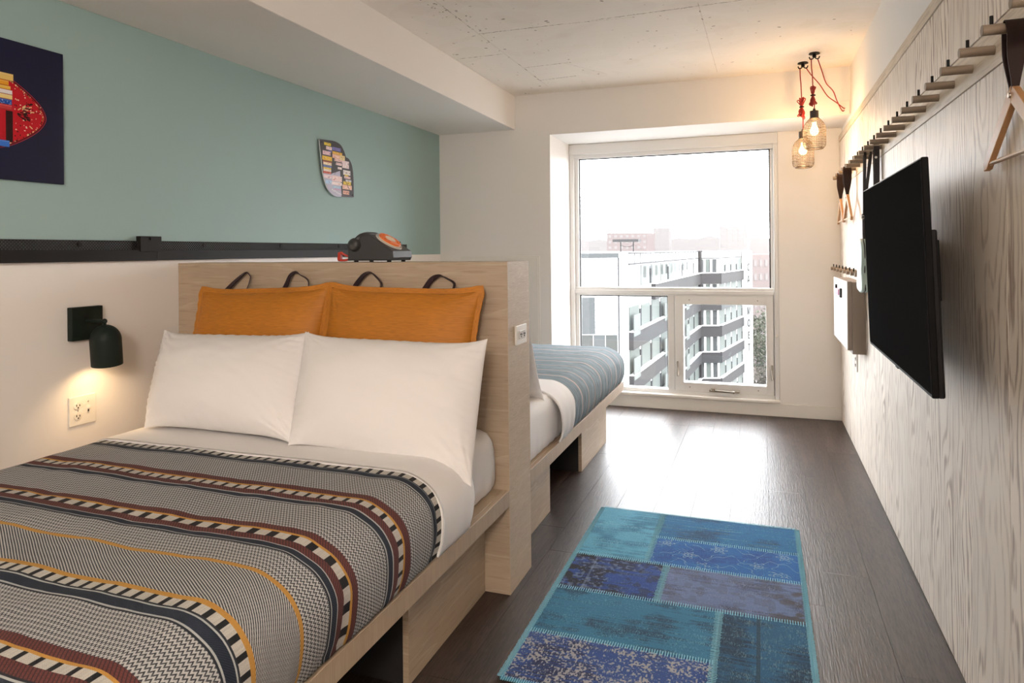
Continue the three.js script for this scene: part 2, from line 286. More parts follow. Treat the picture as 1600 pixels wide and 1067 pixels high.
// ------------------------------------------------------------------ headboard and beds
{
  const h = thing('headboard', 'tall thick oak headboard block standing between the two beds', 'headboard', [0, 0, 0]);
  part('core', slab(XL + 0.001, XH - 0.0012, 0.001, YH, ZB, ZF, 0.0015, 'h'), M.headOak, h);
  part('end_panel', slab(XH - 0.0012, XH, 0.001, YH, ZB, ZF, 0, 'h', 0.3, 0.2), mat(lin(1, 0.98, 0.95), 0.5, { map: sized(oakA, 0.30, 0.55) }), h);
}
function bedFrame(label) {   // head end at z = 0, foot towards +z, length 2.05
  const b = thing('platform_bed', label, 'bed');
  part('platform', slab(XL + 0.004, XH - 0.02, 0.335, 0.3956, 0.002, 2.03, 0.002, 'y'), M.bedOak, b);
  part('edge_board', slab(XH - 0.02, XH, 0.335, 0.3956, 0.002, 2.05, 0.002, 'y', 0.05, 0.2), M.edgeOak, b);
  part('foot_board', slab(XL + 0.004, XH - 0.02, 0.335, 0.3956, 2.03, 2.05, 0.002, 'hx'), M.edgeOak, b);
  part('support_panel', slab(-1.017, -0.997, 0.001, 0.335, 0.002, 0.607, 0.001, 'h'), M.bedOak, b);
  part('support_panel', slab(-1.017, -0.997, 0.001, 0.335, 1.25, 1.93, 0.001, 'h'), M.bedOak, b);
  part('shade_board', slab(XL + 0.01, -1.017, 0.001, 0.335, 0.587, 0.606, 0.001), M.underBedShade, b, 'added black board standing in for under-bed shade');  // these black boards are added to keep the opening under the bed dark
  part('shade_board', slab(XL + 0.01, -1.017, 0.001, 0.335, 1.251, 1.27, 0.001), M.underBedShade, b, 'added black board standing in for under-bed shade');
  part('shade_back', slab(-1.75, -1.735, 0.001, 0.335, 0.606, 1.251, 0.001), M.underBedShade, b, 'added black board standing in for under-bed shade');
  part('end_support', slab(XL + 0.01, -1.017, 0.001, 0.335, 1.91, 1.93, 0.001), M.bedOak, b);
  return b;
}
const frameNear = bedFrame('oak platform bed frame under the striped grey blanket'); frameNear.position.z = ZF;
const frameFar = bedFrame('oak platform bed frame under the blue blanket by the window');
frameFar.position.z = ZB; frameFar.scale.z = -1;

// cross-sections (x, y) from the wall side over the top to the aisle side
function section(off) {
  const right = [[-1.04, 0.637], [-0.985, 0.634], [-0.95, 0.621], [-0.916, 0.599], [-0.895, 0.573], [-0.883, 0.544], [-0.879, 0.495], [-0.884, 0.445], [-0.897, 0.404]];
  const pts = []; for (let i = right.length - 1; i >= 0; i--) pts.push([-3.187 - right[i][0], right[i][1]]);
  pts.push([-1.95, 0.638], [-1.6, 0.638], [-1.3, 0.638]); for (const p of right) pts.push(p);
  return pts.map(([x, y]) => V(x, y, 0)).map((p, i, a) => { const q = a[Math.max(0, i - 1)], s = a[Math.min(a.length - 1, i + 1)], n = V(-(s.y - q.y), s.x - q.x, 0).normalize(); return p.clone().addScaledVector(n, off); });
}
function mattressSection(grow = 0) {
  const right = [[-1.06, 0.628], [-1.0, 0.626], [-0.965, 0.612], [-0.948, 0.585], [-0.943, 0.54], [-0.940, 0.48], [-0.945, 0.42], [-0.958, 0.398]];
  const pts = []; for (let i = right.length - 1; i >= 0; i--) pts.push([-3.187 - right[i][0], right[i][1]]);
  pts.push([-1.6, 0.629]); pts.push(...right); return pts.map(([x, y]) => V(-1.5935 + (x + 1.5935) * (1 + grow), y, 0));
}
// cloth (or mattress shell) of a section swept along the bed, from d0 to d1 metres from the head; a closed sheet of some thickness
function drape(sec, d0, d1, { thick = 0.006, n = 60, m = 90, foot = 0, head = 0, wob = 0.003, fold = 0.003, seed = 1, bottom = false }) {
  const curve = new THREE.CatmullRomCurve3(sec, false, 'centripetal'), L = curve.getLength(), pos = [], uv = [], idx = [];
  const P = [], N = []; for (let i = 0; i <= m; i++) { const t = i / m; P.push(curve.getPointAt(t)); const tn = curve.getTangentAt(t); N.push(V(-tn.y, tn.x, 0)); }
  const F = (i, j, off) => {
    const t = i / m, d = mix(d0, d1, j / n), p = P[i], nn = N[i];
    const side = 1 - sstep(0.42, 0.56, p.y);
    const bump = wob * (fbm(t * 14, d * 7, 999, 999, 3, seed) - 0.5) * 2 + fold * side * Math.sin(d * 70 + 5 * fbm(d * 4, t * 2, 99, 99, 2, seed + 3)) * fbm(d * 6, 0.5, 99, 99, 2, seed + 9);
    let x = p.x + nn.x * (off + bump * (p.y < 0.41 ? 0.2 : 1)), y = p.y + nn.y * (off + bump), z = d;
    const curl = (R, e, dir) => { if (e < R) { const s = 1 - e / R, c = Math.sqrt(Math.max(0, 1 - s * s)); y = 0.395 + (y - 0.395) * mix(1, c, 0.97); z += dir * R * (s - Math.sin(s * Math.PI / 2)) * 0; x = -1.5935 + (x + 1.5935) * (1 - 0.05 * (1 - c)); } };
    if (foot) curl(foot, d1 - d, 1); if (head) curl(head, d - d0, -1);
    return [x, y, z];
  };
  for (const off of [0, -thick]) for (let j = 0; j <= n; j++) for (let i = 0; i <= m; i++) { pos.push(...F(i, j, off)); uv.push(i / m, j / n + 0.006 * (fbm(i / m * 9, j / n * 3, 999, 999, 3, seed + 40) - 0.5) * (j > 0 && j < n ? 1 : 0)); }
  const S = (m + 1) * (n + 1), at = (l, i, j) => l * S + j * (m + 1) + i;
  for (let j = 0; j < n; j++) for (let i = 0; i < m; i++) { const a = at(0, i, j), b = at(0, i + 1, j), c = at(0, i, j + 1), d = at(0, i + 1, j + 1); idx.push(a, c, b, b, c, d); const e = a + S, f = b + S, g = c + S, h = d + S; if (!bottom) idx.push(e, f, g, f, h, g); }
  if (!bottom) { for (let i = 0; i < m; i++) for (const j of [0, n]) { const a = at(0, i, j), b = at(0, i + 1, j), c = a + S, d = b + S; idx.push(a, b, c, b, d, c); } for (let j = 0; j < n; j++) for (const i of [0, m]) { const a = at(0, i, j), b = at(0, i, j + 1), c = a + S, d = b + S; idx.push(a, b, c, b, d, c); } }
  else { for (const j of [0, n]) for (let i = 0; i < m / 2; i++) { const a = at(0, i, j), b = at(0, i + 1, j), c = at(0, m - i, j), d = at(0, m - i - 1, j); idx.push(a, b, c, b, d, c); } }
  const g = new THREE.BufferGeometry(); g.setAttribute('position', new THREE.Float32BufferAttribute(pos, 3)); g.setAttribute('uv', new THREE.Float32BufferAttribute(uv, 2)); g.setIndex(idx); g.computeVertexNormals(); g.userData = { L };
  return g;
}
// ---- striped blanket cloth, u across the bed, v from the head edge to the foot
const B0 = 0.611, B1 = 2.045, BL = B1 - B0;
const arc = drape(section(0), B0, B1, { n: 2, m: 60 }).userData.L;
const bands = [];
{
  const seq = [['slat', .035, .037, .36], ['dark', .0385], ['grey', .041], ['navy', .062], ['pale', .066], ['dark', .071], ['weave', .201],
    ['maroon', .228], ['gold', .236], ['slat', .262, .040, .30], ['maroon', .289], ['pale', .294], ['navy', .3135], ['pale', .318], ['dark', .3215], ['weave', .4555],
    ['maroon', .4785], ['gold', .486], ['slat', .5125, .056, .40], ['maroon', .536], ['pale', .539], ['navy', .556], ['pale', .5594], ['dark', .5644], ['weave', .651],
    ['gold', .663], ['twill', .789], ['gold', .8024], ['slat', .828, .0345, .34], ['dark', .833], ['pale', .837], ['navy', .8633], ['pale', .868], ['dark', .873], ['weave', .9925],
    ['maroon', 1.0163], ['gold', 1.023], ['slat', 1.0456, .0405, .28], ['maroon', 1.073], ['dark', 1.078], ['pale', 1.083], ['navy', 1.11], ['pale', 1.114], ['dark', 1.118], ['weave', 1.25], ['gold', 1.262], ['twill', 1.5]];
  let d = 0; for (const s of seq) { bands.push([d, s[1], s[0], s[2], s[3]]); d = s[1]; }
}
const cloth = pixelMap(2048, 2048, (px, py) => {
  const x = px / 2048 * arc, d = py / 2048 * BL, b = bands.find((q) => d < q[1]) ?? bands[bands.length - 1];
  const thread = 0.94 + 0.12 * hash(px, py, 3);
  const pale = [202, 199, 192], dark = [34, 36, 42];
  let c;
  switch (b[2]) {
    case 'weave': { const f = mod(x / 0.0086, 1), tri = Math.abs(f * 2 - 1), q = mod(d / 0.0122 + tri * 0.7, 1); const e = sstep(0.52, 0.60, q) * (1 - sstep(0.94, 1, q)); c = mix3(pale, dark, e * (tri > 0.12 ? 0.9 : 0.55)); break; }
    case 'twill': { const q = mod(x / 0.0099 - d / 0.006, 1), cut = mod(d / 0.0048, 1); const e = sstep(0.46, 0.54, q) * (1 - sstep(0.94, 1, q)); c = mix3(pale, dark, e * (cut < 0.2 ? 0.55 : 0.92)); break; }
    case 'slat': { const q = mod(x / b[3], 1); c = q < b[4] ? [17, 17, 21] : [206, 199, 186]; const k = 0.95 + 0.08 * hash(px >> 1, 0, 9); c = [c[0] * k, c[1] * k, c[2] * k]; break; }
    case 'maroon': { const q = mod(x / 0.0082 - d / 0.0105, 1), e = q < 0.28 ? 0.75 : 0; const cut = mod(d / 0.006 + Math.floor(x / 0.0082) * 0.5, 1) < 0.22 ? 0.3 : 0; c = mix3([112, 56, 50], [42, 22, 26], Math.max(e, cut)); break; }
    case 'gold': c = [203, 148, 66]; break;
    case 'navy': { const q = mod(x / 0.0052 + d / 0.006, 1); c = q < 0.4 ? [18, 24, 34] : [34, 47, 64]; break; }
    case 'pale': c = [190, 190, 184]; break;
    case 'grey': c = [126, 132, 136]; break;
    default: c = [32, 38, 46];
  }
  return [c[0] * thread, c[1] * thread, c[2] * thread];
});
const knit = pixelMap(256, 256, (x, y) => { const a = 128 + 80 * Math.sin(x / 256 * 6.283 * 32) * Math.cos(y / 256 * 6.283 * 32) + 40 * (hash(x, y, 1) - 0.5); return [a, a, a]; }, false);
M.striped = new THREE.MeshPhysicalMaterial({ color: lin(0.78, 0.81, 0.86), roughness: 0.9, sheen: 0.15, sheenRoughness: 0.6, side: THREE.DoubleSide, map: cloth, bumpMap: (() => { const t = knit.clone(); t.repeat.set(12, 12); t.needsUpdate = true; return t; })(), bumpScale: 0.0006 });
const blueCloth = pixelMap(1024, 1024, (px, py) => {
  const x = px / 1024 * arc, z = ZB - (B0 + py / 1024 * BL), k = 0.82 + 0.3 * noise(px / 1024 * 60, py / 1024 * 420, 60, 420, 3) + 0.10 * (hash(px, py, 2) - 0.5) + 0.12 * (noise(3, py / 1024 * 40, 9, 40, 8) - 0.5);
  let c = [126 * k, 143 * k, 151 * k];
  [-3.345, -3.50, -3.645, -3.80, -3.95, -4.10, -4.24, -4.39, -4.53, -4.67].forEach((s, i) => { const w = i % 3 === 1 ? 0.0075 : 0.0045; if (Math.abs(z - s) < w) c = mix3(c, [224, 190, 176], 0.8); if (Math.abs(z - s - 0.06) < 0.004) c = mix3(c, [180, 192, 196], 0.4); });
  return c;
});
M.blue = mat(lin(0.78, 0.77, 0.79), 0.9, { map: blueCloth, side: THREE.DoubleSide, bumpMap: M.striped.bumpMap, bumpScale: 0.0008 });
const clothPiece = (name, label, category, g, m, far) => { const o = solo(name, label, category, g, m); if (far) { g.scale(1, 1, -1); g.computeVertexNormals(); o.position.z = ZB; } else o.position.z = ZF; return o; };
clothPiece('mattress', 'white-sheeted mattress showing beside the pillows of the near bed', 'mattress', drape(mattressSection(), 0.004, 2.03, { thick: 0.01, m: 60, n: 100, foot: 0.06, head: 0.035, wob: 0.002, fold: 0.004, seed: 5, bottom: true }), M.linen, false);
clothPiece('mattress', 'white-sheeted mattress under the blue blanket behind the headboard', 'mattress', drape(mattressSection(0.04), 0.004, 2.03, { thick: 0.01, m: 60, n: 100, foot: 0.06, head: 0.035, wob: 0.0015, fold: 0.006, seed: 8, bottom: true }), M.linen, true);
clothPiece('top_sheet', 'white top sheet folded back over the striped blanket edge', 'sheet', drape(section(0.006), 0.385, 0.617, { n: 24, m: 110, thick: 0.009, wob: 0.003, fold: 0.004, seed: 15 }), M.linen, false);
clothPiece('top_sheet', 'white top sheet folded back over the blue blanket edge', 'sheet', drape(section(0.006), 0.42, 0.66, { n: 24, m: 110, thick: 0.009, wob: 0.004, fold: 0.010, seed: 18 }), M.linen, true);
clothPiece('striped_blanket', 'grey herringbone blanket with maroon, navy, gold and checked stripes', 'blanket', drape(section(0), B0, B1, { n: 150, m: 130, thick: 0.006, foot: 0.09, wob: 0.0065, fold: 0.004, seed: 25 }), M.striped, false);
clothPiece('blue_blanket', 'dusty blue blanket with thin pink stripes on the bed by the window', 'blanket', drape(section(0), B0, B1, { n: 150, m: 130, thick: 0.006, foot: 0.09, wob: 0.0045, fold: 0.006, seed: 29 }), M.blue, true);

// ---- pillows and cushions: four seam corners, pinched edges, puffed faces
function puff(c, T, { kx = 0.05, ky = 0.06, n = 56, seed = 1, wr = 0.007, sag = 0.2, p = 2.6, q = 0.62, back = 1 }) {
  const [bl, br, tr, tl] = c, X = br.clone().sub(bl).normalize(), Y = tl.clone().sub(bl).normalize(), N = X.clone().cross(Y).normalize(), pos = [], uv = [], idx = [], bound = [];
  const flat = (s, t) => { const s2 = s * (1 - kx * (1 - Math.abs(t) ** 4)), t2 = t * (1 - ky * (1 - Math.abs(s) ** 5)); const a = (s2 + 1) / 2, b = (t2 + 1) / 2; return bl.clone().multiplyScalar((1 - a) * (1 - b)).addScaledVector(br, a * (1 - b)).addScaledVector(tr, a * b).addScaledVector(tl, (1 - a) * b); };
  const W = br.distanceTo(bl), H = tl.distanceTo(bl);
  const high = (s, t, side) => {
    const e = Math.pow(Math.max(0, 1 - Math.pow(Math.abs(s), p)), q) * Math.pow(Math.max(0, 1 - Math.pow(Math.abs(t), p)), q);
    let h = T / 2 * e * (1 - sag * t);
    let w = 0; for (const [a, b] of [[-1, -1], [1, -1], [1, 1], [-1, 1]]) { const dx = (s - a) * W / 2, dy = (t - b) * H / 2, d = Math.hypot(dx, dy), an = Math.atan2(dy, dx); w += Math.exp(-d / 0.10) * Math.sin(an * 15 + 6 * noise(an * 3 + a * 7, d * 12 + b * 3, 99, 99, seed)) * (1 - Math.exp(-d / 0.03)); }
    h += wr * w * Math.min(1, e * 3) + wr * 0.9 * Math.min(1, e * 2) * (fbm(s * 3 + side * 5, t * 3, 999, 999, 3, seed + 4) - 0.5) * 2;
    const edge = Math.max(Math.abs(s), Math.abs(t)); h += wr * 0.5 * sstep(0.75, 0.95, edge) * Math.min(1, e * 4) * Math.sin((Math.abs(s) > Math.abs(t) ? t * H : s * W) * 110 + seed);
    return h;
  };
  for (const side of [1, -1]) for (let j = 0; j <= n; j++) for (let i = 0; i <= n; i++) {
    const s = Math.sin((i / n - 0.5) * Math.PI), t = Math.sin((j / n - 0.5) * Math.PI), p0 = flat(s, t).addScaledVector(N, side * high(s, t, side) * (side < 0 ? back : 1));
    pos.push(p0.x, p0.y, p0.z); uv.push((s + 1) / 2 * W, (t + 1) / 2 * H);
  }
  const S = (n + 1) ** 2;
  for (let j = 0; j < n; j++) for (let i = 0; i < n; i++) { const a = j * (n + 1) + i, b = a + 1, d = a + n + 1, e = d + 1; idx.push(a, b, d, b, e, d, a + S, d + S, b + S, b + S, d + S, e + S); }
  let g = new THREE.BufferGeometry(); g.setAttribute('position', new THREE.Float32BufferAttribute(pos, 3)); g.setAttribute('uv', new THREE.Float32BufferAttribute(uv, 2)); g.setIndex(idx); g.computeVertexNormals();
  for (let k = 0; k < 4 * n; k++) { const f = (k % n) / n * 2 - 1, e = Math.floor(k / n); bound.push([flat, ...[[f, -1], [1, f], [-f, 1], [-1, -f]][e]]); }
  return { g, flat, N, X, Y, bound: bound.map(([f, s, t]) => f(s, t)) };
}
function pillow(label, c, T, o) { const p = puff(c, T, o); return solo('pillow', label, 'pillow', p.g, M.linen); }
pillow('white pillow nearest the wall lamp', [V(-2.165, 0.645, -1.955), V(-1.490, 0.645, -1.945), V(-1.610, 0.995, -2.20), V(-2.320, 0.982, -2.20)], 0.22, { seed: 3, kx: 0.012, ky: 0.11, sag: 0.15 });
pillow('white pillow at the aisle side, one corner hanging over the mattress edge', [V(-1.505, 0.645, -1.935), V(-0.862, 0.555, -1.995), V(-0.884, 0.993, -2.20), V(-1.612, 0.998, -2.180)], 0.23, { seed: 9, kx: 0.012, ky: 0.11, wr: 0.005, sag: 0.15 });
pillow('white pillow on the blue-blanketed bed, edge just showing past the headboard', [V(-0.935, 0.60, -3.03), V(-1.60, 0.66, -3.10), V(-1.60, 1.0, -2.85), V(-0.945, 1.01, -2.85)], 0.17, { seed: 13 });
function cushion(label, c, T, loops, o) {
  const root = thing('cushion', label, 'cushion'), p = puff(c, T, o); part('cover', p.g, M.mustard, root);
  const b = p.bound, n = b.length, mid = b.reduce((a, v) => a.add(v), V(0, 0, 0)).multiplyScalar(1 / n), pos = [], idx = [], uv = [];
  for (let i = 0; i <= n; i++) {
    const k = i % n, q = b[k], d = b[(k + 1) % n].clone().sub(b[(k + n - 1) % n]).normalize(), out = d.clone().cross(p.N).normalize(); if (out.dot(q.clone().sub(mid)) < 0) out.negate();
    const wv = 0.002 * Math.sin(i * 1.3) + 0.003 * (noise(i * 0.22, 2, 999, 9, 5) - 0.5);
    for (const [a, h] of [[-0.012, 0.004], [0.017, 0.0025], [0.019, 0], [0.017, -0.0025], [-0.012, -0.004]]) { const v = q.clone().addScaledVector(out, a).addScaledVector(p.N, h + wv * (a > 0 ? 1 : 0)); pos.push(v.x, v.y, v.z); uv.push(i * 0.02, a); }
    if (i < n) for (let m = 0; m < 4; m++) { const a = i * 5 + m; idx.push(a, a + 5, a + 1, a + 1, a + 5, a + 6); }
  }
  const f = new THREE.BufferGeometry(); f.setAttribute('position', new THREE.Float32BufferAttribute(pos, 3)); f.setAttribute('uv', new THREE.Float32BufferAttribute(uv, 2)); f.setIndex(idx); f.computeVertexNormals();
  part('flange', f, M.mustard, root);
  for (const l of loops) part('leather_strap', strip(l.map((q) => V(...q)), (t) => V(0.85, -0.5, 0.2).multiplyScalar(1 - t).add(V(0.5, 0.25, 0.8).multiplyScalar(t)), (t) => 0.026 - 0.002 * t, 0.003, 48), M.leather, root);
  return root;
}
const loop = (xy) => xy.map(([x, y], i) => [x, y, -2.400 - 0.022 * Math.sin(Math.PI * i / (xy.length - 1))]);
cushion('mustard cushion with two leather loops, behind the pillow by the lamp', [V(-2.290, 0.655, -2.265), V(-1.665, 0.655, -2.265), V(-1.640, 1.158, -2.372), V(-2.282, 1.136, -2.372)], 0.17, [loop([[-2.233, 1.091], [-2.201, 1.123], [-2.165, 1.158], [-2.128, 1.189], [-2.092, 1.209], [-2.070, 1.194], [-2.072, 1.168], [-2.085, 1.124], [-2.087, 1.089]]), loop([[-1.901, 1.101], [-1.890, 1.132], [-1.877, 1.166], [-1.863, 1.198], [-1.839, 1.211], [-1.809, 1.200], [-1.771, 1.178], [-1.765, 1.145], [-1.767, 1.110]])], { seed: 21, kx: 0.02, ky: 0.075, wr: 0.003, sag: 0.25, q: 0.55 });
cushion('mustard cushion with two leather loops, nearest the headboard end', [V(-1.635, 0.655, -2.265), V(-1.015, 0.655, -2.265), V(-0.978, 1.150, -2.372), V(-1.620, 1.160, -2.362)], 0.18, [loop([[-1.572, 1.107], [-1.553, 1.137], [-1.532, 1.172], [-1.502, 1.204], [-1.476, 1.210], [-1.451, 1.195], [-1.427, 1.168], [-1.428, 1.150], [-1.441, 1.128], [-1.443, 1.093]]), loop([[-1.251, 1.107], [-1.239, 1.130], [-1.226, 1.155], [-1.201, 1.188], [-1.169, 1.199], [-1.137, 1.188], [-1.108, 1.170], [-1.108, 1.153], [-1.121, 1.135], [-1.123, 1.100]])], { seed: 27, kx: 0.03, ky: 0.075, wr: 0.004, sag: 0.25, q: 0.55 });

// ------------------------------------------------------------------ left wall: rail, lamp, art
{
  const r = thing('bed_rail', 'long black perforated metal rail along the base of the green wall', 'rail');
  const holes = pixelMap(64, 64, (x, y) => { const f = (a, b) => Math.hypot(x - a, y - b) < 12.5; const h = f(16, 16) || f(48, 48) || f(48 - 64, 48) || f(16, 16 + 64); const v = h ? 0 : 255; return [v, v, v]; }, false);
  M.mesh = mat(lin(0.009, 0.008, 0.0075), 0.75, { alphaMap: sized(holes, 0.0125, 0.0125), alphaTest: 0.5, side: THREE.DoubleSide });
  const secs = [[-0.5, -2.302, 0.0], [-2.304, -4.575, 0.001]];
  for (const [a, b, d] of secs) {
    part('solid_rail', slab(XL, XL + 0.022 - d * 2, 1.267 + d, 1.313, b, a, 0.002), M.blackMetal, r);
    part('perforated_sheet', slab(XL + 0.006, XL + 0.0075, 1.311, 1.349, b, a), M.mesh, r);
    part('sheet_lip', slab(XL, XL + 0.009, 1.347, 1.351, b, a, 0.001), M.blackMetal, r);
  }
  for (const [z, z2] of [[-2.213, -2.322], [-4.305, -4.45]]) { const c = part('clip', slab(XL, XL + 0.026, 1.305, 1.371, z2, z, 0.002), M.blackMetal, r); part('clip_screw', bar(V(XL + 0.024, 1.361, (z + z2) / 2), V(XL + 0.030, 1.361, (z + z2) / 2), 0.007, 12), M.black, c); }
  for (const z of [-1.95, -2.586, -3.141, -3.696, -1.25]) part('screw', [bar(V(XL + 0.004, 1.334, z), V(XL + 0.011, 1.334, z), 0.009, 14)], M.black, r);
}
{ // reading lamp
  const l = thing('wall_lamp', 'dark green dome reading lamp on a square wall plate', 'lamp', [XL, 1.029, -1.967]); l.rotation.y = Math.PI / 2;   // local x runs to -z, local z out of the wall
  const green = new THREE.MeshPhysicalMaterial({ color: lin(0.007, 0.013, 0.010), roughness: 0.5, specularIntensity: 0.4 });
  part('back_plate', new RoundedBoxGeometry(0.132, 0.128, 0.026, 2, 0.003).translate(0, 0, 0.013), green, l);
  part('arm', [bar(V(-0.004, 0.010, 0.02), V(-0.004, 0.010, 0.118), 0.0075, 14), new THREE.SphereGeometry(0.010, 14, 10).translate(-0.004, 0.010, 0.118)], green, l);
  const head = new THREE.Group(); head.name = 'lamp_head'; head.position.set(-0.004, 0.006, 0.118); head.rotation.set(0.05, 0, 0.10); l.add(head);
  const prof = []; const R = 0.0545, H = 0.166; for (let i = 0; i <= 14; i++) { const a = i / 14 * Math.PI / 2; prof.push([R * Math.sin(a) + 0.0001, -0.010 - 0.060 * (1 - Math.cos(a))]); } prof.push([R, -H]); prof.push([R - 0.0025, -H]); for (let i = 14; i >= 0; i--) { const a = i / 14 * Math.PI / 2; prof.push([(R - 0.0025) * Math.sin(a) + 0.0001, -0.0125 - 0.058 * (1 - Math.cos(a))]); }
  part('lamp_shade', new THREE.LatheGeometry(prof.map((p) => new THREE.Vector2(...p)), 48), new THREE.MeshPhysicalMaterial({ color: lin(0.007, 0.013, 0.010), roughness: 0.5, specularIntensity: 0.4, side: THREE.DoubleSide }), head);
  part('swivel', [bar(V(0, 0.002, 0), V(0, -0.016, 0), 0.006, 12)], green, head);
  part('bulb', new THREE.SphereGeometry(0.024, 20, 14).translate(0, -0.105, 0), mat(lin(1, 0.8, 0.5), 0.4, { emissive: lin(1, 0.72, 0.38), emissiveIntensity: 2.5 }), head);
  const p = new THREE.SpotLight(lin(1, 0.66, 0.33), SCONCE, 0, 1.35, 0.6, 2); p.name = 'lamp_light'; p.position.set(0, -0.134, 0); p.target.position.set(0, -1, -0.05); p.castShadow = true; p.shadow.radius = 1.2; head.add(p); head.add(p.target); p.target.name = 'lamp_aim';
}
{ // art print on the green wall, most of it beyond the picture's edge
  const map = canvasMap(1024, 850, (g, W, H) => {        // covers z from -1.885 (right) to -1.295 (left), y 1.559 .. 2.05
    const r = rng(8), X = (z) => (-1.295 - z) / 0.59 * W, Y = (y) => (2.05 - y) / 0.491 * H;
    g.fillStyle = '#1f2138'; g.fillRect(0, 0, W, H);
    for (let i = 0; i < 60; i++) { g.fillStyle = `rgba(${r() < 0.5 ? '38,30,44' : '26,34,62'},0.10)`; g.beginPath(); g.ellipse(r() * W, r() * H, 120 * r() + 30, 90 * r() + 30, 0, 0, 7); g.fill(); }
    const edge = [[-1.50, 1.95], [-1.60, 1.945], [-1.663, 1.927], [-1.698, 1.911], [-1.763, 1.871], [-1.806, 1.83], [-1.82, 1.796], [-1.812, 1.772], [-1.789, 1.742], [-1.739, 1.705], [-1.679, 1.672], [-1.60, 1.655], [-1.50, 1.65], [-1.36, 1.71], [-1.34, 1.80], [-1.38, 1.90]];
    const path = () => { g.beginPath(); edge.forEach(([z, y], i) => { const [z2, y2] = edge[(i + 1) % edge.length], mx = X((z + z2) / 2), my = Y((y + y2) / 2); if (!i) { const l = edge[edge.length - 1]; g.moveTo(X((l[0] + z) / 2), Y((l[1] + y) / 2)); } g.quadraticCurveTo(X(z), Y(y), mx, my); }); g.closePath(); };
    path(); g.fillStyle = '#c01a26'; g.fill(); g.save(); g.clip();
    for (let i = 0; i < 900; i++) { g.strokeStyle = `rgba(${r() < 0.5 ? '232,52,56' : '140,12,22'},0.35)`; g.lineWidth = 1.2; const x = r() * W, y = r() * H; g.beginPath(); g.moveTo(x, y); g.lineTo(x + 20 + 30 * r(), y - 6 + 8 * r()); g.stroke(); }
    path(); g.strokeStyle = '#5a1018'; g.lineWidth = 24; g.stroke(); path(); g.strokeStyle = '#d2405a'; g.lineWidth = 4; g.stroke();
    for (let k = 0; k < 230; k++) { const e = edge[Math.floor(r() * edge.length)], f = edge[(edge.indexOf(e) + 1) % edge.length], t = r(), cx = -1.58, cy = 1.8, q = 0.94; const z = mix(e[0], f[0], t), y = mix(e[1], f[1], t); g.fillStyle = r() < 0.4 ? '#f3dba0' : r() < 0.5 ? '#3a1410' : '#8c5a28'; g.beginPath(); g.ellipse(X(cx + (z - cx) * q), Y(cy + (y - cy) * q), 2 + 3 * r(), 2 + 3 * r(), 0, 0, 7); g.fill(); }
    for (let k = 0; k < 34; k++) { const a = (r() - 0.5) * 1.7, d = 0.012 + 0.05 * r(); g.save(); g.translate(X(-1.705 - d), Y(1.80 + d * a)); g.rotate(-a * 0.8); g.fillStyle = r() < 0.7 ? '#2a0f10' : '#e8c98c'; g.fillRect(-12 - 10 * r(), -4, 24, 7); g.restore(); }
    for (let k = 0; k < 60; k++) { g.fillStyle = r() < 0.6 ? '#f6e6c0' : '#3b1512'; g.beginPath(); g.ellipse(X(-1.70 - 0.1 * r()), Y(1.70 + 0.2 * r()), 2 + 4 * r(), 2 + 3 * r(), 0, 0, 7); g.fill(); }
    g.fillStyle = '#2e1414'; g.fillRect(X(-1.672), Y(1.80), X(-1.696) - X(-1.672), Y(1.69) - Y(1.80));
    g.restore();
    const bars = [['#eecb72', 1.930, 1.905, -1.699], ['#f0a72c', 1.904, 1.887, -1.683], ['#efc04a', 1.886, 1.873, -1.689], ['#e9e6e2', 1.872, 1.857, -1.695], ['#f1d98c', 1.856, 1.840, -1.695], ['#2454a8', 1.839, 1.821, -1.693], ['#c33c3c', 1.820, 1.803, -1.693], ['#3a77cf', 1.695, 1.672, -1.684]];
    for (const [c, y0, y1, z] of bars) { g.fillStyle = c; g.fillRect(X(-1.42), Y(y0), X(z) - X(-1.42), Y(y1) - Y(y0)); g.fillStyle = 'rgba(40,20,10,0.35)'; g.fillRect(X(-1.42), Y(y1) - 3, X(z) - X(-1.42), 3); g.fillStyle = 'rgba(255,255,255,0.25)'; g.fillRect(X(-1.42), Y(y0) + 4, X(z) - X(-1.42), 4); }
    for (let k = 0; k < 22; k++) { g.fillStyle = 'rgba(235,240,250,0.8)'; g.fillRect(X(-1.60 - 0.09 * r()), Y(1.837 - 0.012 * r()), 4, 6); }
  });
  const w = 0.59, h = 0.491, g = new RoundedBoxGeometry(w, h, 0.012, 2, 0.0015), p = g.attributes.position, uv = new Float32Array(p.count * 2);
  for (let i = 0; i < p.count; i++) { uv[i * 2] = p.getX(i) / w + 0.5; uv[i * 2 + 1] = p.getY(i) / h + 0.5; }
  g.setAttribute('uv', new THREE.BufferAttribute(uv, 2)); g.rotateY(Math.PI / 2); g.translate(XL + 0.008, 1.8045, -1.59);
  solo('art_print', 'navy art print with a red beaded pointed shape and coloured bars', 'picture', g, new THREE.MeshPhysicalMaterial({ color: lin(0.8, 0.8, 0.85), roughness: 0.5, specularIntensity: 0.25, map }));
}
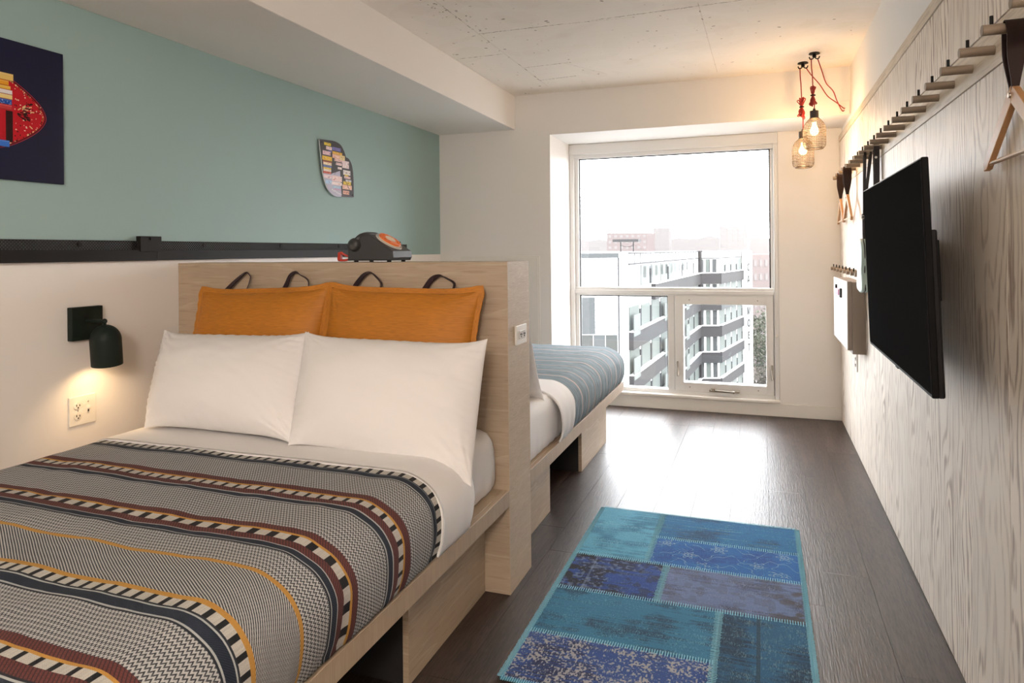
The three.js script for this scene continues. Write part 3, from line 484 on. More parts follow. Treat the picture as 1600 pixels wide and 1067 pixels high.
{ // cut-out acrylic picture
  const outline = [[-3.487, 1.971], [-3.564, 1.977], [-3.646, 1.981], [-3.71, 1.967], [-3.748, 1.931], [-3.767, 1.898], [-3.804, 1.888], [-3.836, 1.849], [-3.85, 1.774], [-3.852, 1.651], [-3.711, 1.644], [-3.641, 1.644], [-3.572, 1.679], [-3.527, 1.751], [-3.508, 1.844]];
  const s = new THREE.Shape(), P = outline.map(([z, y]) => [-z, y]);
  s.moveTo(...P[0]); s.splineThru([P[1], P[2], P[3], P[4], P[5]].map((q) => new THREE.Vector2(...q))); s.splineThru([P[6], P[7], P[8], P[9]].map((q) => new THREE.Vector2(...q))); s.lineTo(...P[10]); s.splineThru([P[11], P[12], P[13], P[14]].map((q) => new THREE.Vector2(...q))); s.lineTo(...P[0]);
  const x0 = 3.487, x1 = 3.852, y0 = 1.644, y1 = 1.983;
  const map = canvasMap(768, 716, (g, W, H) => {
    const r = rng(4), X = (x) => (x - x0) / (x1 - x0) * W, Y = (y) => (y1 - y) / (y1 - y0) * H;
    g.fillStyle = '#2b2529'; g.fillRect(0, 0, W, H);
    g.fillStyle = '#b3afc2'; g.beginPath(); g.moveTo(0, Y(1.772)); g.lineTo(X(3.60), Y(1.775)); g.lineTo(X(3.70), Y(1.805)); g.lineTo(X(3.715), Y(1.64)); g.lineTo(0, H); g.closePath(); g.fill();
    // rows of tape boxes: [x0, x1, y centre, height, colour]; coordinates follow the panel's own slant
    const row = (xa, xb, y, h, c, skew = 0.0) => { const A = X(xa), B = X(xb), t = Y(y + h / 2), b = Y(y - h / 2); g.fillStyle = c; g.fillRect(A, t, B - A, b - t); for (let i = 0; i < 7; i++) { g.fillStyle = ['rgba(60,30,40,0.45)', 'rgba(255,255,255,0.45)', 'rgba(150,60,60,0.35)'][Math.floor(r() * 3)]; g.fillRect(A + (B - A) * (0.06 + 0.8 * r()), t + (b - t) * (0.2 + 0.45 * r()), (B - A) * (0.05 + 0.12 * r()), (b - t) * 0.22); } };
    row(3.535, 3.605, 1.953, 0.017, '#d9c02a'); row(3.555, 3.615, 1.930, 0.020, '#e6cfd0'); row(3.62, 3.71, 1.934, 0.020, '#6e70b8'); row(3.575, 3.615, 1.912, 0.012, '#4f528c');
    row(3.62, 3.725, 1.910, 0.016, '#e0a92e'); row(3.62, 3.735, 1.889, 0.024, '#e3b59a'); row(3.52, 3.60, 1.898, 0.024, '#dcb8c2'); row(3.64, 3.73, 1.868, 0.018, '#ddb9b4'); row(3.70, 3.755, 1.888, 0.03, '#dcc58a');
    row(3.515, 3.615, 1.866, 0.026, '#e3b82e'); row(3.52, 3.612, 1.846, 0.008, '#9a4a22'); row(3.525, 3.61, 1.834, 0.016, '#ead6ae'); row(3.525, 3.61, 1.818, 0.013, '#5d6ea8'); row(3.525, 3.605, 1.806, 0.010, '#e2c338'); row(3.525, 3.605, 1.794, 0.014, '#e4d2c0'); row(3.525, 3.605, 1.780, 0.013, '#c65236');
    row(3.655, 3.72, 1.845, 0.016, '#e4c8c6'); row(3.675, 3.72, 1.820, 0.014, '#e6d6d2'); row(3.725, 3.80, 1.850, 0.046, '#e3cfd0'); row(3.735, 3.815, 1.800, 0.030, '#dfd8d2'); row(3.745, 3.815, 1.770, 0.014, '#e2c4be'); row(3.75, 3.79, 1.782, 0.010, '#d8b83a'); row(3.76, 3.825, 1.750, 0.014, '#c9c6cc'); row(3.735, 3.82, 1.734, 0.020, '#e0c12c'); row(3.725, 3.83, 1.708, 0.028, '#e2b39c'); row(3.73, 3.80, 1.674, 0.024, '#dda58e');
    row(3.53, 3.61, 1.757, 0.020, '#e4cdd2'); row(3.615, 3.72, 1.752, 0.034, '#e6c9c6'); row(3.545, 3.61, 1.724, 0.020, '#a7c3de'); row(3.61, 3.72, 1.722, 0.018, '#ead8d6'); row(3.62, 3.71, 1.698, 0.014, '#9dbcd0'); row(3.63, 3.71, 1.686, 0.008, '#c58fb4');
    for (let i = 0; i < 7; i++) { g.fillStyle = '#f1ece6'; g.save(); g.translate(X(3.615 + i * 0.016), Y(1.675 - i * 0.003 + 0.006 * r())); g.rotate(0.3); g.fillRect(-5, -9, 12, 20); g.restore(); }
    g.strokeStyle = '#2b2529'; g.lineWidth = 9; g.beginPath(); g.moveTo(X(3.745), Y(1.765)); g.lineTo(X(3.835), Y(1.655)); g.stroke(); g.lineWidth = 6; g.beginPath(); g.moveTo(X(3.64), Y(1.88)); g.lineTo(X(3.675), Y(1.82)); g.lineTo(X(3.64), Y(1.775)); g.stroke();
    g.fillStyle = '#4b3f47'; g.fillRect(X(3.712), Y(1.658), W, H);
  });
  const g = new THREE.ExtrudeGeometry(s, { depth: 0.006, bevelEnabled: false, curveSegments: 10 }), p = g.attributes.position, uv = g.attributes.uv;
  for (let i = 0; i < p.count; i++) uv.setXY(i, (p.getX(i) - x0) / (x1 - x0), (p.getY(i) - y0) / (y1 - y0));
  g.rotateY(Math.PI / 2); g.translate(XL + 0.012, 0, 0);
  const a = thing('cutout_picture', 'leaf-shaped glossy cut-out picture of stacked tape boxes', 'picture');
  part('printed_panel', g, [mat(0xffffff, 0.55, { map }), mat(lin(0.75, 0.76, 0.78), 0.2)], a);
  for (const [z, y] of [[-3.51, 1.958], [-3.835, 1.662]]) part('standoff', bar(V(XL, y, z), V(XL + 0.020, y, z), 0.005, 12), M.black, a);
}

// ------------------------------------------------------------------ telephone on the headboard
{
  const t = thing('telephone', 'charcoal rotary telephone with orange dial on the headboard top', 'telephone', [-1.515, YH, -2.562]);
  const dark = new THREE.MeshPhysicalMaterial({ color: lin(0.045, 0.046, 0.047), roughness: 0.5, specularIntensity: 0.5 }), darker = mat(lin(0.034, 0.034, 0.034), 0.4), orange = mat(lin(0.80, 0.17, 0.03), 0.4), red = mat(lin(0.45, 0.028, 0.012), 0.45), clear = mat(lin(0.5, 0.48, 0.44), 0.2);
  // side profile: x to the front, y up; width runs along z
  const D = 0.168, prof = [[-0.100, 0.012], [0.098, 0.012], [0.102, 0.020], [0.100, 0.041], [0.092, 0.046], [-0.002, 0.106], [-0.012, 0.110], [-0.030, 0.110], [-0.040, 0.098], [-0.066, 0.085], [-0.098, 0.050]];
  part('body', extrude(prof, D - 0.012, 0.006).translate(0, 0, -(D - 0.012) / 2), dark, t);
  const slope = new THREE.Group(); slope.name = 'dial'; slope.position.set(0.043, 0.0835, 0); slope.rotation.z = -Math.atan2(0.06, 0.094); t.add(slope);
  part('dial_plate', [new THREE.CylinderGeometry(0.060, 0.062, 0.004, 48).translate(0, 0.002, 0)], clear, slope);
  { // finger wheel with ten holes
    const s = new THREE.Shape(); s.absarc(0, 0, 0.049, 0, Math.PI * 2); for (let i = 0; i < 10; i++) { const a = i * 0.52 + 0.5, h = new THREE.Path(); h.absarc(0.0365 * Math.cos(a), 0.0365 * Math.sin(a), 0.0078, 0, Math.PI * 2, true); s.holes.push(h); }
    part('finger_wheel', new THREE.ExtrudeGeometry(s, { depth: 0.006, bevelEnabled: true, bevelSize: 0.001, bevelThickness: 0.001, bevelSegments: 1, curveSegments: 24 }).rotateX(-Math.PI / 2).translate(0, 0.007, 0), orange, slope);
    part('number_ring', new THREE.CylinderGeometry(0.050, 0.050, 0.003, 40).translate(0, 0.0055, 0), mat(lin(0.75, 0.66, 0.55), 0.5), slope);
    part('dial_centre', new THREE.CylinderGeometry(0.022, 0.023, 0.004, 32).translate(0, 0.0155, 0), mat(lin(0.72, 0.62, 0.5), 0.4), slope);
  }
  const hs = new THREE.Group(); hs.name = 'handset'; hs.position.set(-0.062, 0.072, 0); t.add(hs);
  for (const s of [1, -1]) part(s > 0 ? 'earpiece' : 'mouthpiece', new THREE.LatheGeometry([[0.0001, 0.036], [0.014, 0.035], [0.024, 0.029], [0.0285, 0.018], [0.030, 0.002], [0.0285, -0.006], [0.0001, -0.008]].map((q) => new THREE.Vector2(...q)), 36).rotateX(s > 0 ? Math.PI / 2 : -Math.PI / 2).translate(-0.008, 0.0, s * 0.070), darker, hs);
  part('handle', tube([V(-0.004, 0.012, 0.082), V(0.010, 0.030, 0.074), V(0.018, 0.040, 0.045), V(0.020, 0.042, 0), V(0.018, 0.040, -0.045), V(0.010, 0.030, -0.074), V(-0.004, 0.012, -0.082)], 0.013, 40, 14), darker, hs);
  for (const x of [-0.078, 0.078]) for (const z of [-0.06, 0.06]) part('foot', new THREE.CylinderGeometry(0.010, 0.009, 0.013, 14).translate(x, 0.0066, z), M.black, t);
  part('cradle_switch', slab(-0.020, 0.004, 0.109, 0.116, -0.012, 0.012, 0.002), clear, t);
  part('red_cord', [tube([V(-0.100, 0.020, 0.050), V(-0.125, 0.010, 0.055), V(-0.148, 0.008, 0.060), V(-0.165, 0.010, 0.058), V(-0.168, 0.026, 0.052), V(-0.160, 0.041, 0.048), V(-0.150, 0.034, 0.046), V(-0.130, 0.024, 0.035), V(-0.098, 0.020, 0.02)], 0.0048, 60, 10), slab(-0.171, -0.157, 0.004, 0.042, 0.040, 0.058, 0.003)], red, t);
}

// ------------------------------------------------------------------ right wall: peg rails and what hangs there
const PEGY = 1.787, PEGL = 0.076;
{
  const pegGeo = bar(V(0, 0, 0), V(-PEGL, 0, 0), 0.0122, 20), dome = new THREE.CylinderGeometry(0.0122, 0.0108, 0.0014, 20).rotateZ(Math.PI / 2).translate(-PEGL - 0.0006, 0, 0), peg = metreUV(join([pegGeo, dome]), 'h');
  const pin = new THREE.CylinderGeometry(0.0040, 0.0040, 0.020, 10).translate(-PEGL + 0.018, 0.0215, 0);
  const row = (label, y, zs, band) => {
    const r = thing('peg_rail', label, 'peg rail');
    if (band) part('backing_board', band, M.bandOak, r);
    for (const z of zs) { const p = part('peg', peg, M.pegOak, r); p.position.set(XR, y, z); part('pin', pin, M.black, p); }
  };
  const up = []; for (let k = 2; k > -18; k--) up.push(-1.862 - 0.1945 * -k); const ups = []; for (let k = -2; k <= 18; k++) ups.push(-1.862 - 0.1945 * k);
  row('long oak peg rail running the length of the upper oak wall', PEGY, ups, slab(XR, XW, 1.743, 1.851, ZR, ZE, 0.0015, 'h'));
  const low = []; for (let k = 0; k < 9; k++) low.push(-4.02 - 0.1945 * k);
  row('short row of oak pegs just above the wall cabinet', 1.146, low);
}
const hangerWood = mat(0xffffff, 0.5, { map: sized(beigeOak(51, [178, 134, 90], [146, 104, 64], [196, 152, 106]), 0.06, 0.3) });
function hanger(label, z, x, y, turn, strapW) {   // apex of the arms at the origin
  const h = thing('clothes_hanger', label, 'hanger', [x, y, z], 'wooden hangers on leather straps'); h.rotation.y = -Math.PI / 2 + turn;
  const W = 0.208, DR = 0.128, T = 0.011;
  const arm = (s) => { const pts = [[0.004 * s, 0.030], [0.020 * s, 0.022], [W * s, -DR + 0.008], [(W - 0.004) * s, -DR - 0.010], [(W - 0.024) * s, -DR - 0.008], [0.002 * s, -0.006]]; if (s < 0) pts.reverse(); return extrude(pts, T, 0.0015).translate(0, 0, -T / 2); };
  part('arm', metreUV(arm(1), 'y'), hangerWood, h); part('arm', metreUV(arm(-1), 'y'), hangerWood, h);
  part('crossbar', bar(V(-W + 0.022, -DR + 0.004, 0), V(W - 0.022, -DR + 0.004, 0), 0.0052, 12), mat(lin(0.55, 0.40, 0.27), 0.45), h);
  const top = PEGY - y, sw = strapW, across = () => V(0, 0, 1);
  part('leather_strap', strip([V(0.004, -0.002, 0), V(0.013, top * 0.35, 0), V(0.0175, top * 0.75, 0), V(0.0148, top + 0.002, 0), V(0, top + 0.0148, 0), V(-0.0148, top + 0.002, 0), V(-0.0175, top * 0.75, 0), V(-0.013, top * 0.35, 0), V(-0.004, -0.002, 0)], across, (t) => { const e = Math.min(t, 1 - t) * 2; return mix(0.013, sw, sstep(0.05, 0.62, e)); }, 0.0025, 72), M.brownLeather, h);
  part('rivet', bar(V(0, 0.010, -0.012), V(0, 0.010, 0.012), 0.006, 12), M.chrome, h);
  return h;
}
hanger('wooden hanger on a wide dark strap, largest of the hangers', -1.862 + 0.012, 0.539, 1.622, 0.0, 0.036);
hanger('small wooden hanger in the far corner, last before the window wall', -1.862 - 0.1945 * 17, 0.510, 1.60, -0.02, 0.044);
hanger('small wooden hanger, second from the window-wall corner', -1.862 - 0.1945 * 15, 0.510, 1.60, 0.0, 0.046);
{ // mint pouch on webbing, and a second webbing loop
  const z = -1.862 - 0.1945 * 11;
  const m = thing('mint_pouch', 'mint green rounded pouch hanging on two dark straps behind the television', 'bag', [0, 0, 0]);
  for (const x of [0.510, 0.537]) part('strap', strip([V(0.505, 1.465, z - 0.006), V(mix(0.505, x, 0.4), 1.60, z - 0.010), V(x, 1.78, z - 0.0150), V(x, PEGY + 0.0142, z), V(x, 1.78, z + 0.0150), V(mix(0.505, x, 0.4), 1.60, z + 0.010), V(0.505, 1.465, z + 0.006)], () => V(1, 0, 0), 0.012, 0.002, 60), M.webbing, m);
  part('buckle', [slab(0.494, 0.516, 1.443, 1.470, z - 0.016, z + 0.016, 0.004)], M.blackMetal, m);
  part('ring', new THREE.TorusGeometry(0.008, 0.0025, 8, 20).rotateY(0.5).translate(0.497, 1.452, z + 0.018), M.chrome, m);
  part('neck_strap', slab(0.496, 0.514, 1.29, 1.446, z - 0.012, z + 0.012, 0.003), M.webbing, m);
  const half = [[0.0, 1.330], [0.045, 1.322], [0.082, 1.288], [0.092, 1.245], [0.082, 1.195], [0.076, 1.165], [0.088, 1.135], [0.098, 1.105], [0.088, 1.082], [0.0, 1.070]];
  const s = new THREE.Shape(); s.moveTo(...half[0]); s.splineThru(half.slice(1).map((q) => new THREE.Vector2(...q))); s.splineThru(half.slice(0, -1).reverse().map((q) => new THREE.Vector2(-q[0], q[1])));
  part('pouch_body', new THREE.ExtrudeGeometry(s, { depth: 0.022, bevelEnabled: true, bevelSize: 0.010, bevelThickness: 0.010, bevelSegments: 4, curveSegments: 12 }).rotateY(Math.PI / 2).translate(0.488, 0, z), mat(lin(0.52, 0.66, 0.62), 0.5), m);
  part('piping', tube(s.getPoints(8).slice(0, -1).map((q) => V(0.494, q.y + (q.y > 1.2 ? 0.009 : -0.009), z - q.x * 1.1)), 0.0028, 90, 6, true), M.webbing, m);
  const z2 = -1.862 - 0.1945 * 10, x = 0.536;
  const b = thing('strap_loop', 'wide dark strap loop hanging from a peg above the television', 'strap');
  part('webbing', strip([V(x, 1.30, z2 - 0.003), V(x, 1.60, z2 - 0.011), V(x, 1.78, z2 - 0.0155), V(x, PEGY + 0.0146, z2), V(x, 1.78, z2 + 0.0155), V(x, 1.60, z2 + 0.011), V(x, 1.30, z2 + 0.003)], () => V(1, 0, 0), 0.025, 0.0025, 60), M.webbing, b);
  part('snap', bar(V(x - 0.004, 1.735, z2 + 0.016), V(x - 0.004, 1.735, z2 + 0.0205), 0.006, 12), M.chrome, b);
}
// ------------------------------------------------------------------ television
{
  const t = thing('television', 'black flat television on a wall arm, tilted slightly down', 'television', [0.411, 1.2115, -2.649]); t.rotation.order = 'YXZ'; t.rotation.set(0.0331, -Math.PI / 2 - 0.004, 0);
  const W = 1.132, H = 0.637;
  part('bezel', [new RoundedBoxGeometry(W, H, 0.018, 3, 0.004).translate(0, 0, -0.009)], new THREE.MeshPhysicalMaterial({ color: lin(0.006, 0.006, 0.006), roughness: 0.5, specularIntensity: 0.1 }), t);
  part('screen', new RoundedBoxGeometry(W - 0.012, H - 0.016, 0.002, 1, 0.0008).translate(0, 0.003, 0.0004), new THREE.MeshPhysicalMaterial({ color: lin(0.018, 0.018, 0.018), roughness: 0.3, specularIntensity: 0 }), t);
  part('back_cover', extrude([[-W / 2 + 0.02, -H / 2 + 0.004], [W / 2 - 0.02, -H / 2 + 0.004], [W / 2 - 0.03, 0.12], [-W / 2 + 0.03, 0.12]], 0.008, 0.006).translate(0, 0, -0.029), M.black, t);
  part('mount_arm', [slab(-0.20, 0.06, -0.09, 0.09, -0.06, -0.034, 0.006), slab(-0.10, -0.05, -0.03, 0.03, -0.13, -0.05, 0.004), slab(-0.20, 0.06, -0.10, 0.10, -0.138, -0.126, 0.004)], M.blackMetal, t);
  part('sensor', slab(-0.02, 0.02, -H / 2 - 0.010, -H / 2 + 0.002, -0.018, -0.006, 0.003), M.black, t);
}
// ------------------------------------------------------------------ wall cabinet with magnets
{
  const c = thing('wall_cabinet', 'shallow wall cabinet with a pale front panel below the peg row', 'cabinet');
  const side = mat(lin(0.30, 0.245, 0.20), 0.5), front = mat(lin(0.74, 0.72, 0.68), 0.45);
  part('carcass', slab(0.489, XR, 0.682, 1.096, -5.165, -4.402, 0.002), side, c);
  const d = part('door', slab(0.466, 0.4875, 0.704, 1.100, -5.17, -4.402, 0.0015), mat(lin(0.27, 0.215, 0.18), 0.5), c);
  part('whiteboard_face', slab(0.4625, 0.4662, 0.704, 1.100, -5.17, -4.402, 0.001), front, d);
  solo('pink_eraser', 'pink rounded eraser stuck on the pale front of the wall cabinet', 'eraser', slab(0.450, 0.4625, 0.998, 1.036, -4.95, -4.765, 0.006), mat(lin(0.62, 0.30, 0.44), 0.5));
  solo('black_magnet', 'black bar magnet beside the pink eraser', 'magnet', [slab(0.452, 0.4625, 0.990, 1.046, -4.715, -4.665, 0.003)], M.black);
  solo('small_magnet', 'small black magnet above the pink eraser', 'magnet', [bar(V(0.4625, 1.046, -4.955), V(0.452, 1.046, -4.955), 0.014, 14)], M.black);
}

// ------------------------------------------------------------------ pendant lamps
function pendant(label, hx, hz, top, gap, bundleY, swag, seed) {
  // hx, hz: ceiling hook; top: y of the cage's shoulder
  const l = thing('pendant_lamp', label, 'lamp', [0, 0, 0]); const cx = hx - 0.004, r = rng(seed), red = M.cordRed, cr = 0.0034;
  part('ceiling_hook', [new THREE.CylinderGeometry(0.030, 0.034, 0.006, 28).translate(hx, YC - 0.003, hz), new THREE.CylinderGeometry(0.010, 0.012, 0.022, 16).translate(hx, YC - 0.015, hz),
    tube([V(hx, YC - 0.024, hz), V(hx - 0.012, YC - 0.036, hz), V(hx - 0.024, YC - 0.036, hz), V(hx - 0.030, YC - 0.022, hz)], 0.0036, 18, 8), tube([V(hx, YC - 0.024, hz), V(hx + 0.012, YC - 0.036, hz), V(hx + 0.024, YC - 0.036, hz), V(hx + 0.030, YC - 0.022, hz)], 0.0036, 18, 8)], M.blackMetal, l);
  const sockTop = top + 0.046;
  part('cord', [tube([V(hx - 0.018, YC - 0.032, hz), V(hx - 0.017, YC - 0.09, hz), V(hx - 0.016 + 0.003, (YC + bundleY) / 2, hz), V(hx - 0.008, bundleY, hz), V(cx + 0.002, (bundleY + sockTop) / 2, hz + 0.002), V(cx, sockTop + 0.008, hz)], cr, 60, 8),
    tube(swag.map((q) => V(...q)), cr, 70, 8)], red, l);
  const coils = []; for (let k = 0; k < 7; k++) {
    const a = k / 7 * Math.PI * 2 + r(), w = 0.008 + 0.010 * r(), ox = w * Math.cos(a), oz = w * Math.sin(a), up = 0.040 + 0.022 * r(), dn = 0.052 + 0.026 * r(), bx = hx - 0.010, lean = (r() - 0.5) * 0.02;
    coils.push(tube([V(bx + ox * 0.3, bundleY, hz + oz * 0.3), V(bx + ox, bundleY + up * 0.5, hz + oz), V(bx + ox * 1.6 + lean, bundleY + up * 0.95, hz + oz), V(bx + ox * 0.9 + lean, bundleY + up * 1.05, hz + oz * 0.5), V(bx + ox * 0.3 + lean * 0.5, bundleY + up * 0.5, hz), V(bx, bundleY, hz), V(bx + ox * 0.6, bundleY - dn * 0.5, hz + oz * 0.6), V(bx + ox * 1.5 - lean, bundleY - dn, hz + oz), V(bx + ox * 0.7 - lean, bundleY - dn * 1.04, hz + oz * 1.5), V(bx + ox * 1.3, bundleY - dn * 0.5, hz + oz * 1.2)], cr, 48, 7, true));
  }
  part('cord_bundle', coils, red, l); part('cord_tie', new THREE.TorusGeometry(0.012, 0.004, 8, 20).rotateX(Math.PI / 2).translate(hx - 0.010, bundleY, hz), M.black, l);
  part('socket', [new THREE.CylinderGeometry(0.0255, 0.0255, 0.046, 28).translate(cx, top + 0.023, hz), new THREE.CylinderGeometry(0.007, 0.010, 0.016, 16).translate(cx, top + 0.053, hz)], mat(lin(0.035, 0.026, 0.020), 0.5), l);
  // wire cage: profile of radius against drop
  const R = 0.0665, prof = [[0.026, 0.0], [0.036, -0.010], [0.050, -0.026], [0.061, -0.046], [R, -0.068], [R, -0.10], [R, -0.135], [R, -0.160], [0.064, -0.174], [0.056, -0.186], [0.050, -0.190]], crv = new THREE.CatmullRomCurve3(prof.map(([a, b]) => V(a, b, 0)), false, 'centripetal');
  const wires = [], rows = 20; for (let k = 0; k <= rows; k++) { const p = crv.getPointAt(k / rows); wires.push(new THREE.TorusGeometry(p.x, k === 0 || k === rows ? 0.003 : 0.0013, 5, 44).rotateX(Math.PI / 2).translate(cx, top + p.y, hz)); }
  const N = 30; for (let k = 0; k < N; k++) { const pts = []; for (let i = 0; i <= 24; i++) { const p = crv.getPointAt(i / 24), a = (k + (i % 2 ? 0.25 : -0.25)) / N * Math.PI * 2; pts.push(V(cx + p.x * Math.cos(a), top + p.y, hz + p.x * Math.sin(a))); } wires.push(new THREE.TubeGeometry(new THREE.CatmullRomCurve3(pts, false, 'catmullrom', 0.1), 26, 0.0009, 4)); }
  part('wire_cage', wires, mat(lin(0.055, 0.036, 0.025), 0.5, { metalness: 0.4 }), l);
  const by = top - 0.070;
  part('bulb', new THREE.LatheGeometry([[0.0001, -0.038], [0.012, -0.036], [0.022, -0.026], [0.026, -0.012], [0.023, 0.004], [0.015, 0.022], [0.012, 0.045]].map((q) => new THREE.Vector2(...q)), 24).translate(cx, by, hz), mat(lin(1, 0.86, 0.6), 0.3, { emissive: lin(1, 0.66, 0.30), emissiveIntensity: 5 }), l);
  const p = new THREE.PointLight(lin(1, 0.62, 0.28), PENDANT); p.name = 'bulb_light'; p.position.set(cx, by - 0.01, hz); p.castShadow = true; p.shadow.radius = 1; l.add(p);
}
M.cordRed = mat(lin(0.30, 0.018, 0.014), 0.7);
pendant('wire cage pendant lamp on a red cord, hanging higher and nearer the oak wall', 0.325, -4.735, 2.110, 0, 2.255, [[0.343, YC - 0.034, -4.735], [0.372, 2.42, -4.80], [0.405, 2.36, -4.90], [0.455, 2.325, -5.00], [0.485, 2.27, -5.07], [0.525, 2.215, -5.14], [0.535, 2.222, -5.154]], 3);
pendant('wire cage pendant lamp on a red cord, hanging lower and nearer the window', 0.270, -4.950, 2.018, 0, 2.228, [[0.288, YC - 0.034, -4.950], [0.315, 2.45, -4.98], [0.375, 2.385, -5.03], [0.43, 2.31, -5.08], [0.485, 2.27, -5.11], [0.535, 2.235, -5.15], [0.540, 2.238, -5.156]], 7);
solo('cord_plate', 'small white wall plate where the red lamp cords end', 'outlet', [new RoundedBoxGeometry(0.062, 0.088, 0.008, 2, 0.002).translate(0.538, 2.243, ZH + 0.004)], M.plastic);

// ------------------------------------------------------------------ patchwork rug
{
  const X0 = -0.75, X1 = 0.138, Z0 = -3.408, Z1 = -1.95, TW = 1248, TH = 2048;
  const P = [ // x0, x1, z0, z1, kind
    [X0, -0.456, Z0, -2.862, 'aqua'], [-0.456, X1, Z0, -3.128, 'teal'], [-0.456, X1, -3.128, -2.862, 'vine'], [X0, -0.372, -2.862, -2.552, 'deep'], [-0.372, X1, -2.862, -2.556, 'lilac'],
    [X0, -0.150, -2.552, -2.228, 'sea'], [-0.150, X1, -2.556, Z1, 'dusk'], [X0, -0.150, -2.228, Z1, 'fleck']];
  const tone = {
    aqua: [[88, 162, 192], [46, 108, 138], [140, 196, 214]], teal: [[14, 100, 152], [8, 60, 96], [96, 156, 182]], vine: [[20, 96, 166], [14, 66, 134], [50, 128, 184]], deep: [[30, 66, 142], [14, 22, 44], [110, 138, 188]],
    lilac: [[102, 120, 162], [66, 76, 104], [142, 152, 178]], sea: [[46, 116, 150], [22, 64, 90], [104, 166, 192]], dusk: [[28, 88, 126], [14, 44, 68], [96, 142, 162]], fleck: [[42, 74, 140], [18, 30, 70], [186, 180, 180]] };
  const flowers = [[-0.30, -2.985], [-0.18, -3.075], [-0.02, -2.965], [0.08, -3.08], [-0.40, -3.08], [0.05, -2.90], [-0.24, -2.90]];
  const rugMap = pixelMap(TW, TH, (px, py) => {
    const x = X0 + px / TW * (X1 - X0), z = Z0 + py / TH * (Z1 - Z0), q = P.findIndex((a) => x >= a[0] && x <= a[1] && z >= a[2] && z <= a[3]), k = q < 0 ? 0 : q, kind = P[k][4], T = tone[kind];
    const fine = hash(px, py, 7), yarn = noise(px / 2.2, py / 9, 9999, 9999, k), big = fbm(x * 9 + k * 3, z * 9, 9999, 9999, 4, k + 2), row = noise(x * 6, z * 160, 9999, 9999, k + 5), blot = fbm(x * 26, z * 26, 9999, 9999, 3, k + 12);
    let c = mix3(T[0], T[1], sstep(0.42, 0.66, big * 0.6 + row * 0.25 + blot * 0.15)); c = mix3(c, T[2], sstep(0.52, 0.85, yarn * 0.5 + row * 0.3 + blot * 0.2) * 0.75);
    if (kind === 'vine') {
      let f = 0; for (const [fx, fz] of flowers) { const dx = x - fx, dz = z - fz, d = Math.hypot(dx, dz), an = Math.atan2(dz, dx), rr = 0.026 + 0.010 * Math.cos(an * 6); if (d < rr && d > 0.009 && Math.abs(d - rr) < 0.006) f = 1; if (d < 0.006) f = 1; if (Math.abs(d - 0.016) < 0.0022) f = 1; }
      const w1 = Math.abs(mod(z + 0.03 * Math.sin(x * 34) + 0.012 * Math.sin(x * 90), 0.095) - 0.047), w2 = Math.abs(mod(x + 0.03 * Math.sin(z * 40 + 1) + 0.01 * Math.sin(z * 110), 0.13) - 0.065); if (w1 < 0.0022 || w2 < 0.0018) f = Math.max(f, 0.8);
      c = mix3(c, [178, 186, 194], f * (0.45 + 0.4 * yarn) * (noise(x * 60, z * 60, 9999, 9999, 3) > 0.22 ? 1 : 0.2));
    }
    if (kind === 'deep') { c = mix3(c, [14, 18, 28], sstep(0.52, 0.62, blot) * (x < -0.66 ? 0.9 : 0.35)); c = mix3(c, [134, 146, 176], sstep(0.62, 0.70, noise(x * 90, z * 90, 9999, 9999, 6)) * 0.55 * sstep(0.4, 0.6, big)); if (Math.abs(x + 0.655) < 0.004) c = mix3(c, [126, 136, 160], 0.5); }
    if (kind === 'fleck') c = mix3(c, [184, 178, 174], sstep(0.50, 0.66, noise(px / 7, py / 10, 9999, 9999, 8) * 0.6 + blot * 0.4) * 0.85);
    if (kind === 'lilac') { c = mix3(c, [72, 66, 64], sstep(0.48, 0.62, blot) * sstep(-0.02, 0.12, x + 0.2 * (z + 2.7)) * 0.75); c = mix3(c, [80, 84, 96], sstep(0.55, 0.62, noise(x * 40, z * 40, 9999, 9999, 4)) * 0.3); }
    if (kind === 'dusk') { c = mix3(c, [150, 160, 160], sstep(0.60, 0.85, noise(px / 3, py / 16, 9999, 9999, 2)) * 0.45 * sstep(0.35, 0.6, blot)); if (Math.abs(x + 0.02) < 0.006) c = mix3(c, [24, 50, 66], 0.6); }
    if (kind === 'teal') c = mix3(c, [150, 178, 188], sstep(0.70, 0.9, row) * 0.35);
    const n = 0.84 + 0.3 * fine * 0.9 + 0.1 * (big - 0.5); return [Math.min(255, c[0] * n), Math.min(255, c[1] * n), Math.min(255, c[2] * n)];
  });
  const pile = pixelMap(512, 512, (x, y) => { const a = 255 * (0.6 * hash(x, y, 3) + 0.4 * noise(x / 512 * 90, y / 512 * 40, 90, 40, 2)); return [a, a, a]; }, false);
  const rugMat = mat(0xffffff, 0.95, { map: rugMap, bumpMap: (() => { const t = pile.clone(); t.repeat.set(3, 5); t.needsUpdate = true; return t; })(), bumpScale: 0.0016 });
  const r = thing('patchwork_rug', 'patchwork rug of overdyed blue and teal pieces on the floor', 'rug');
  const names = { aqua: 'pale aqua patch', teal: 'teal blue patch', vine: 'bright blue patch with pale flowers and vines', deep: 'deep blue worn patch', lilac: 'faded lilac blue patch', sea: 'sea green patch', dusk: 'dark dusk blue patch', fleck: 'navy patch flecked with cream' };
  for (const [a, b, c, d, kind] of P) {
    const g = new RoundedBoxGeometry(b - a - 0.002, 0.009, d - c - 0.002, 3, 0.004).translate((a + b) / 2, 0.0045, (c + d) / 2), p = g.attributes.position, uv = g.attributes.uv;
    for (let i = 0; i < p.count; i++) uv.setXY(i, (p.getX(i) - X0) / (X1 - X0), (p.getZ(i) - Z0) / (Z1 - Z0));
    part('patch', g, rugMat, r, names[kind]);
  }
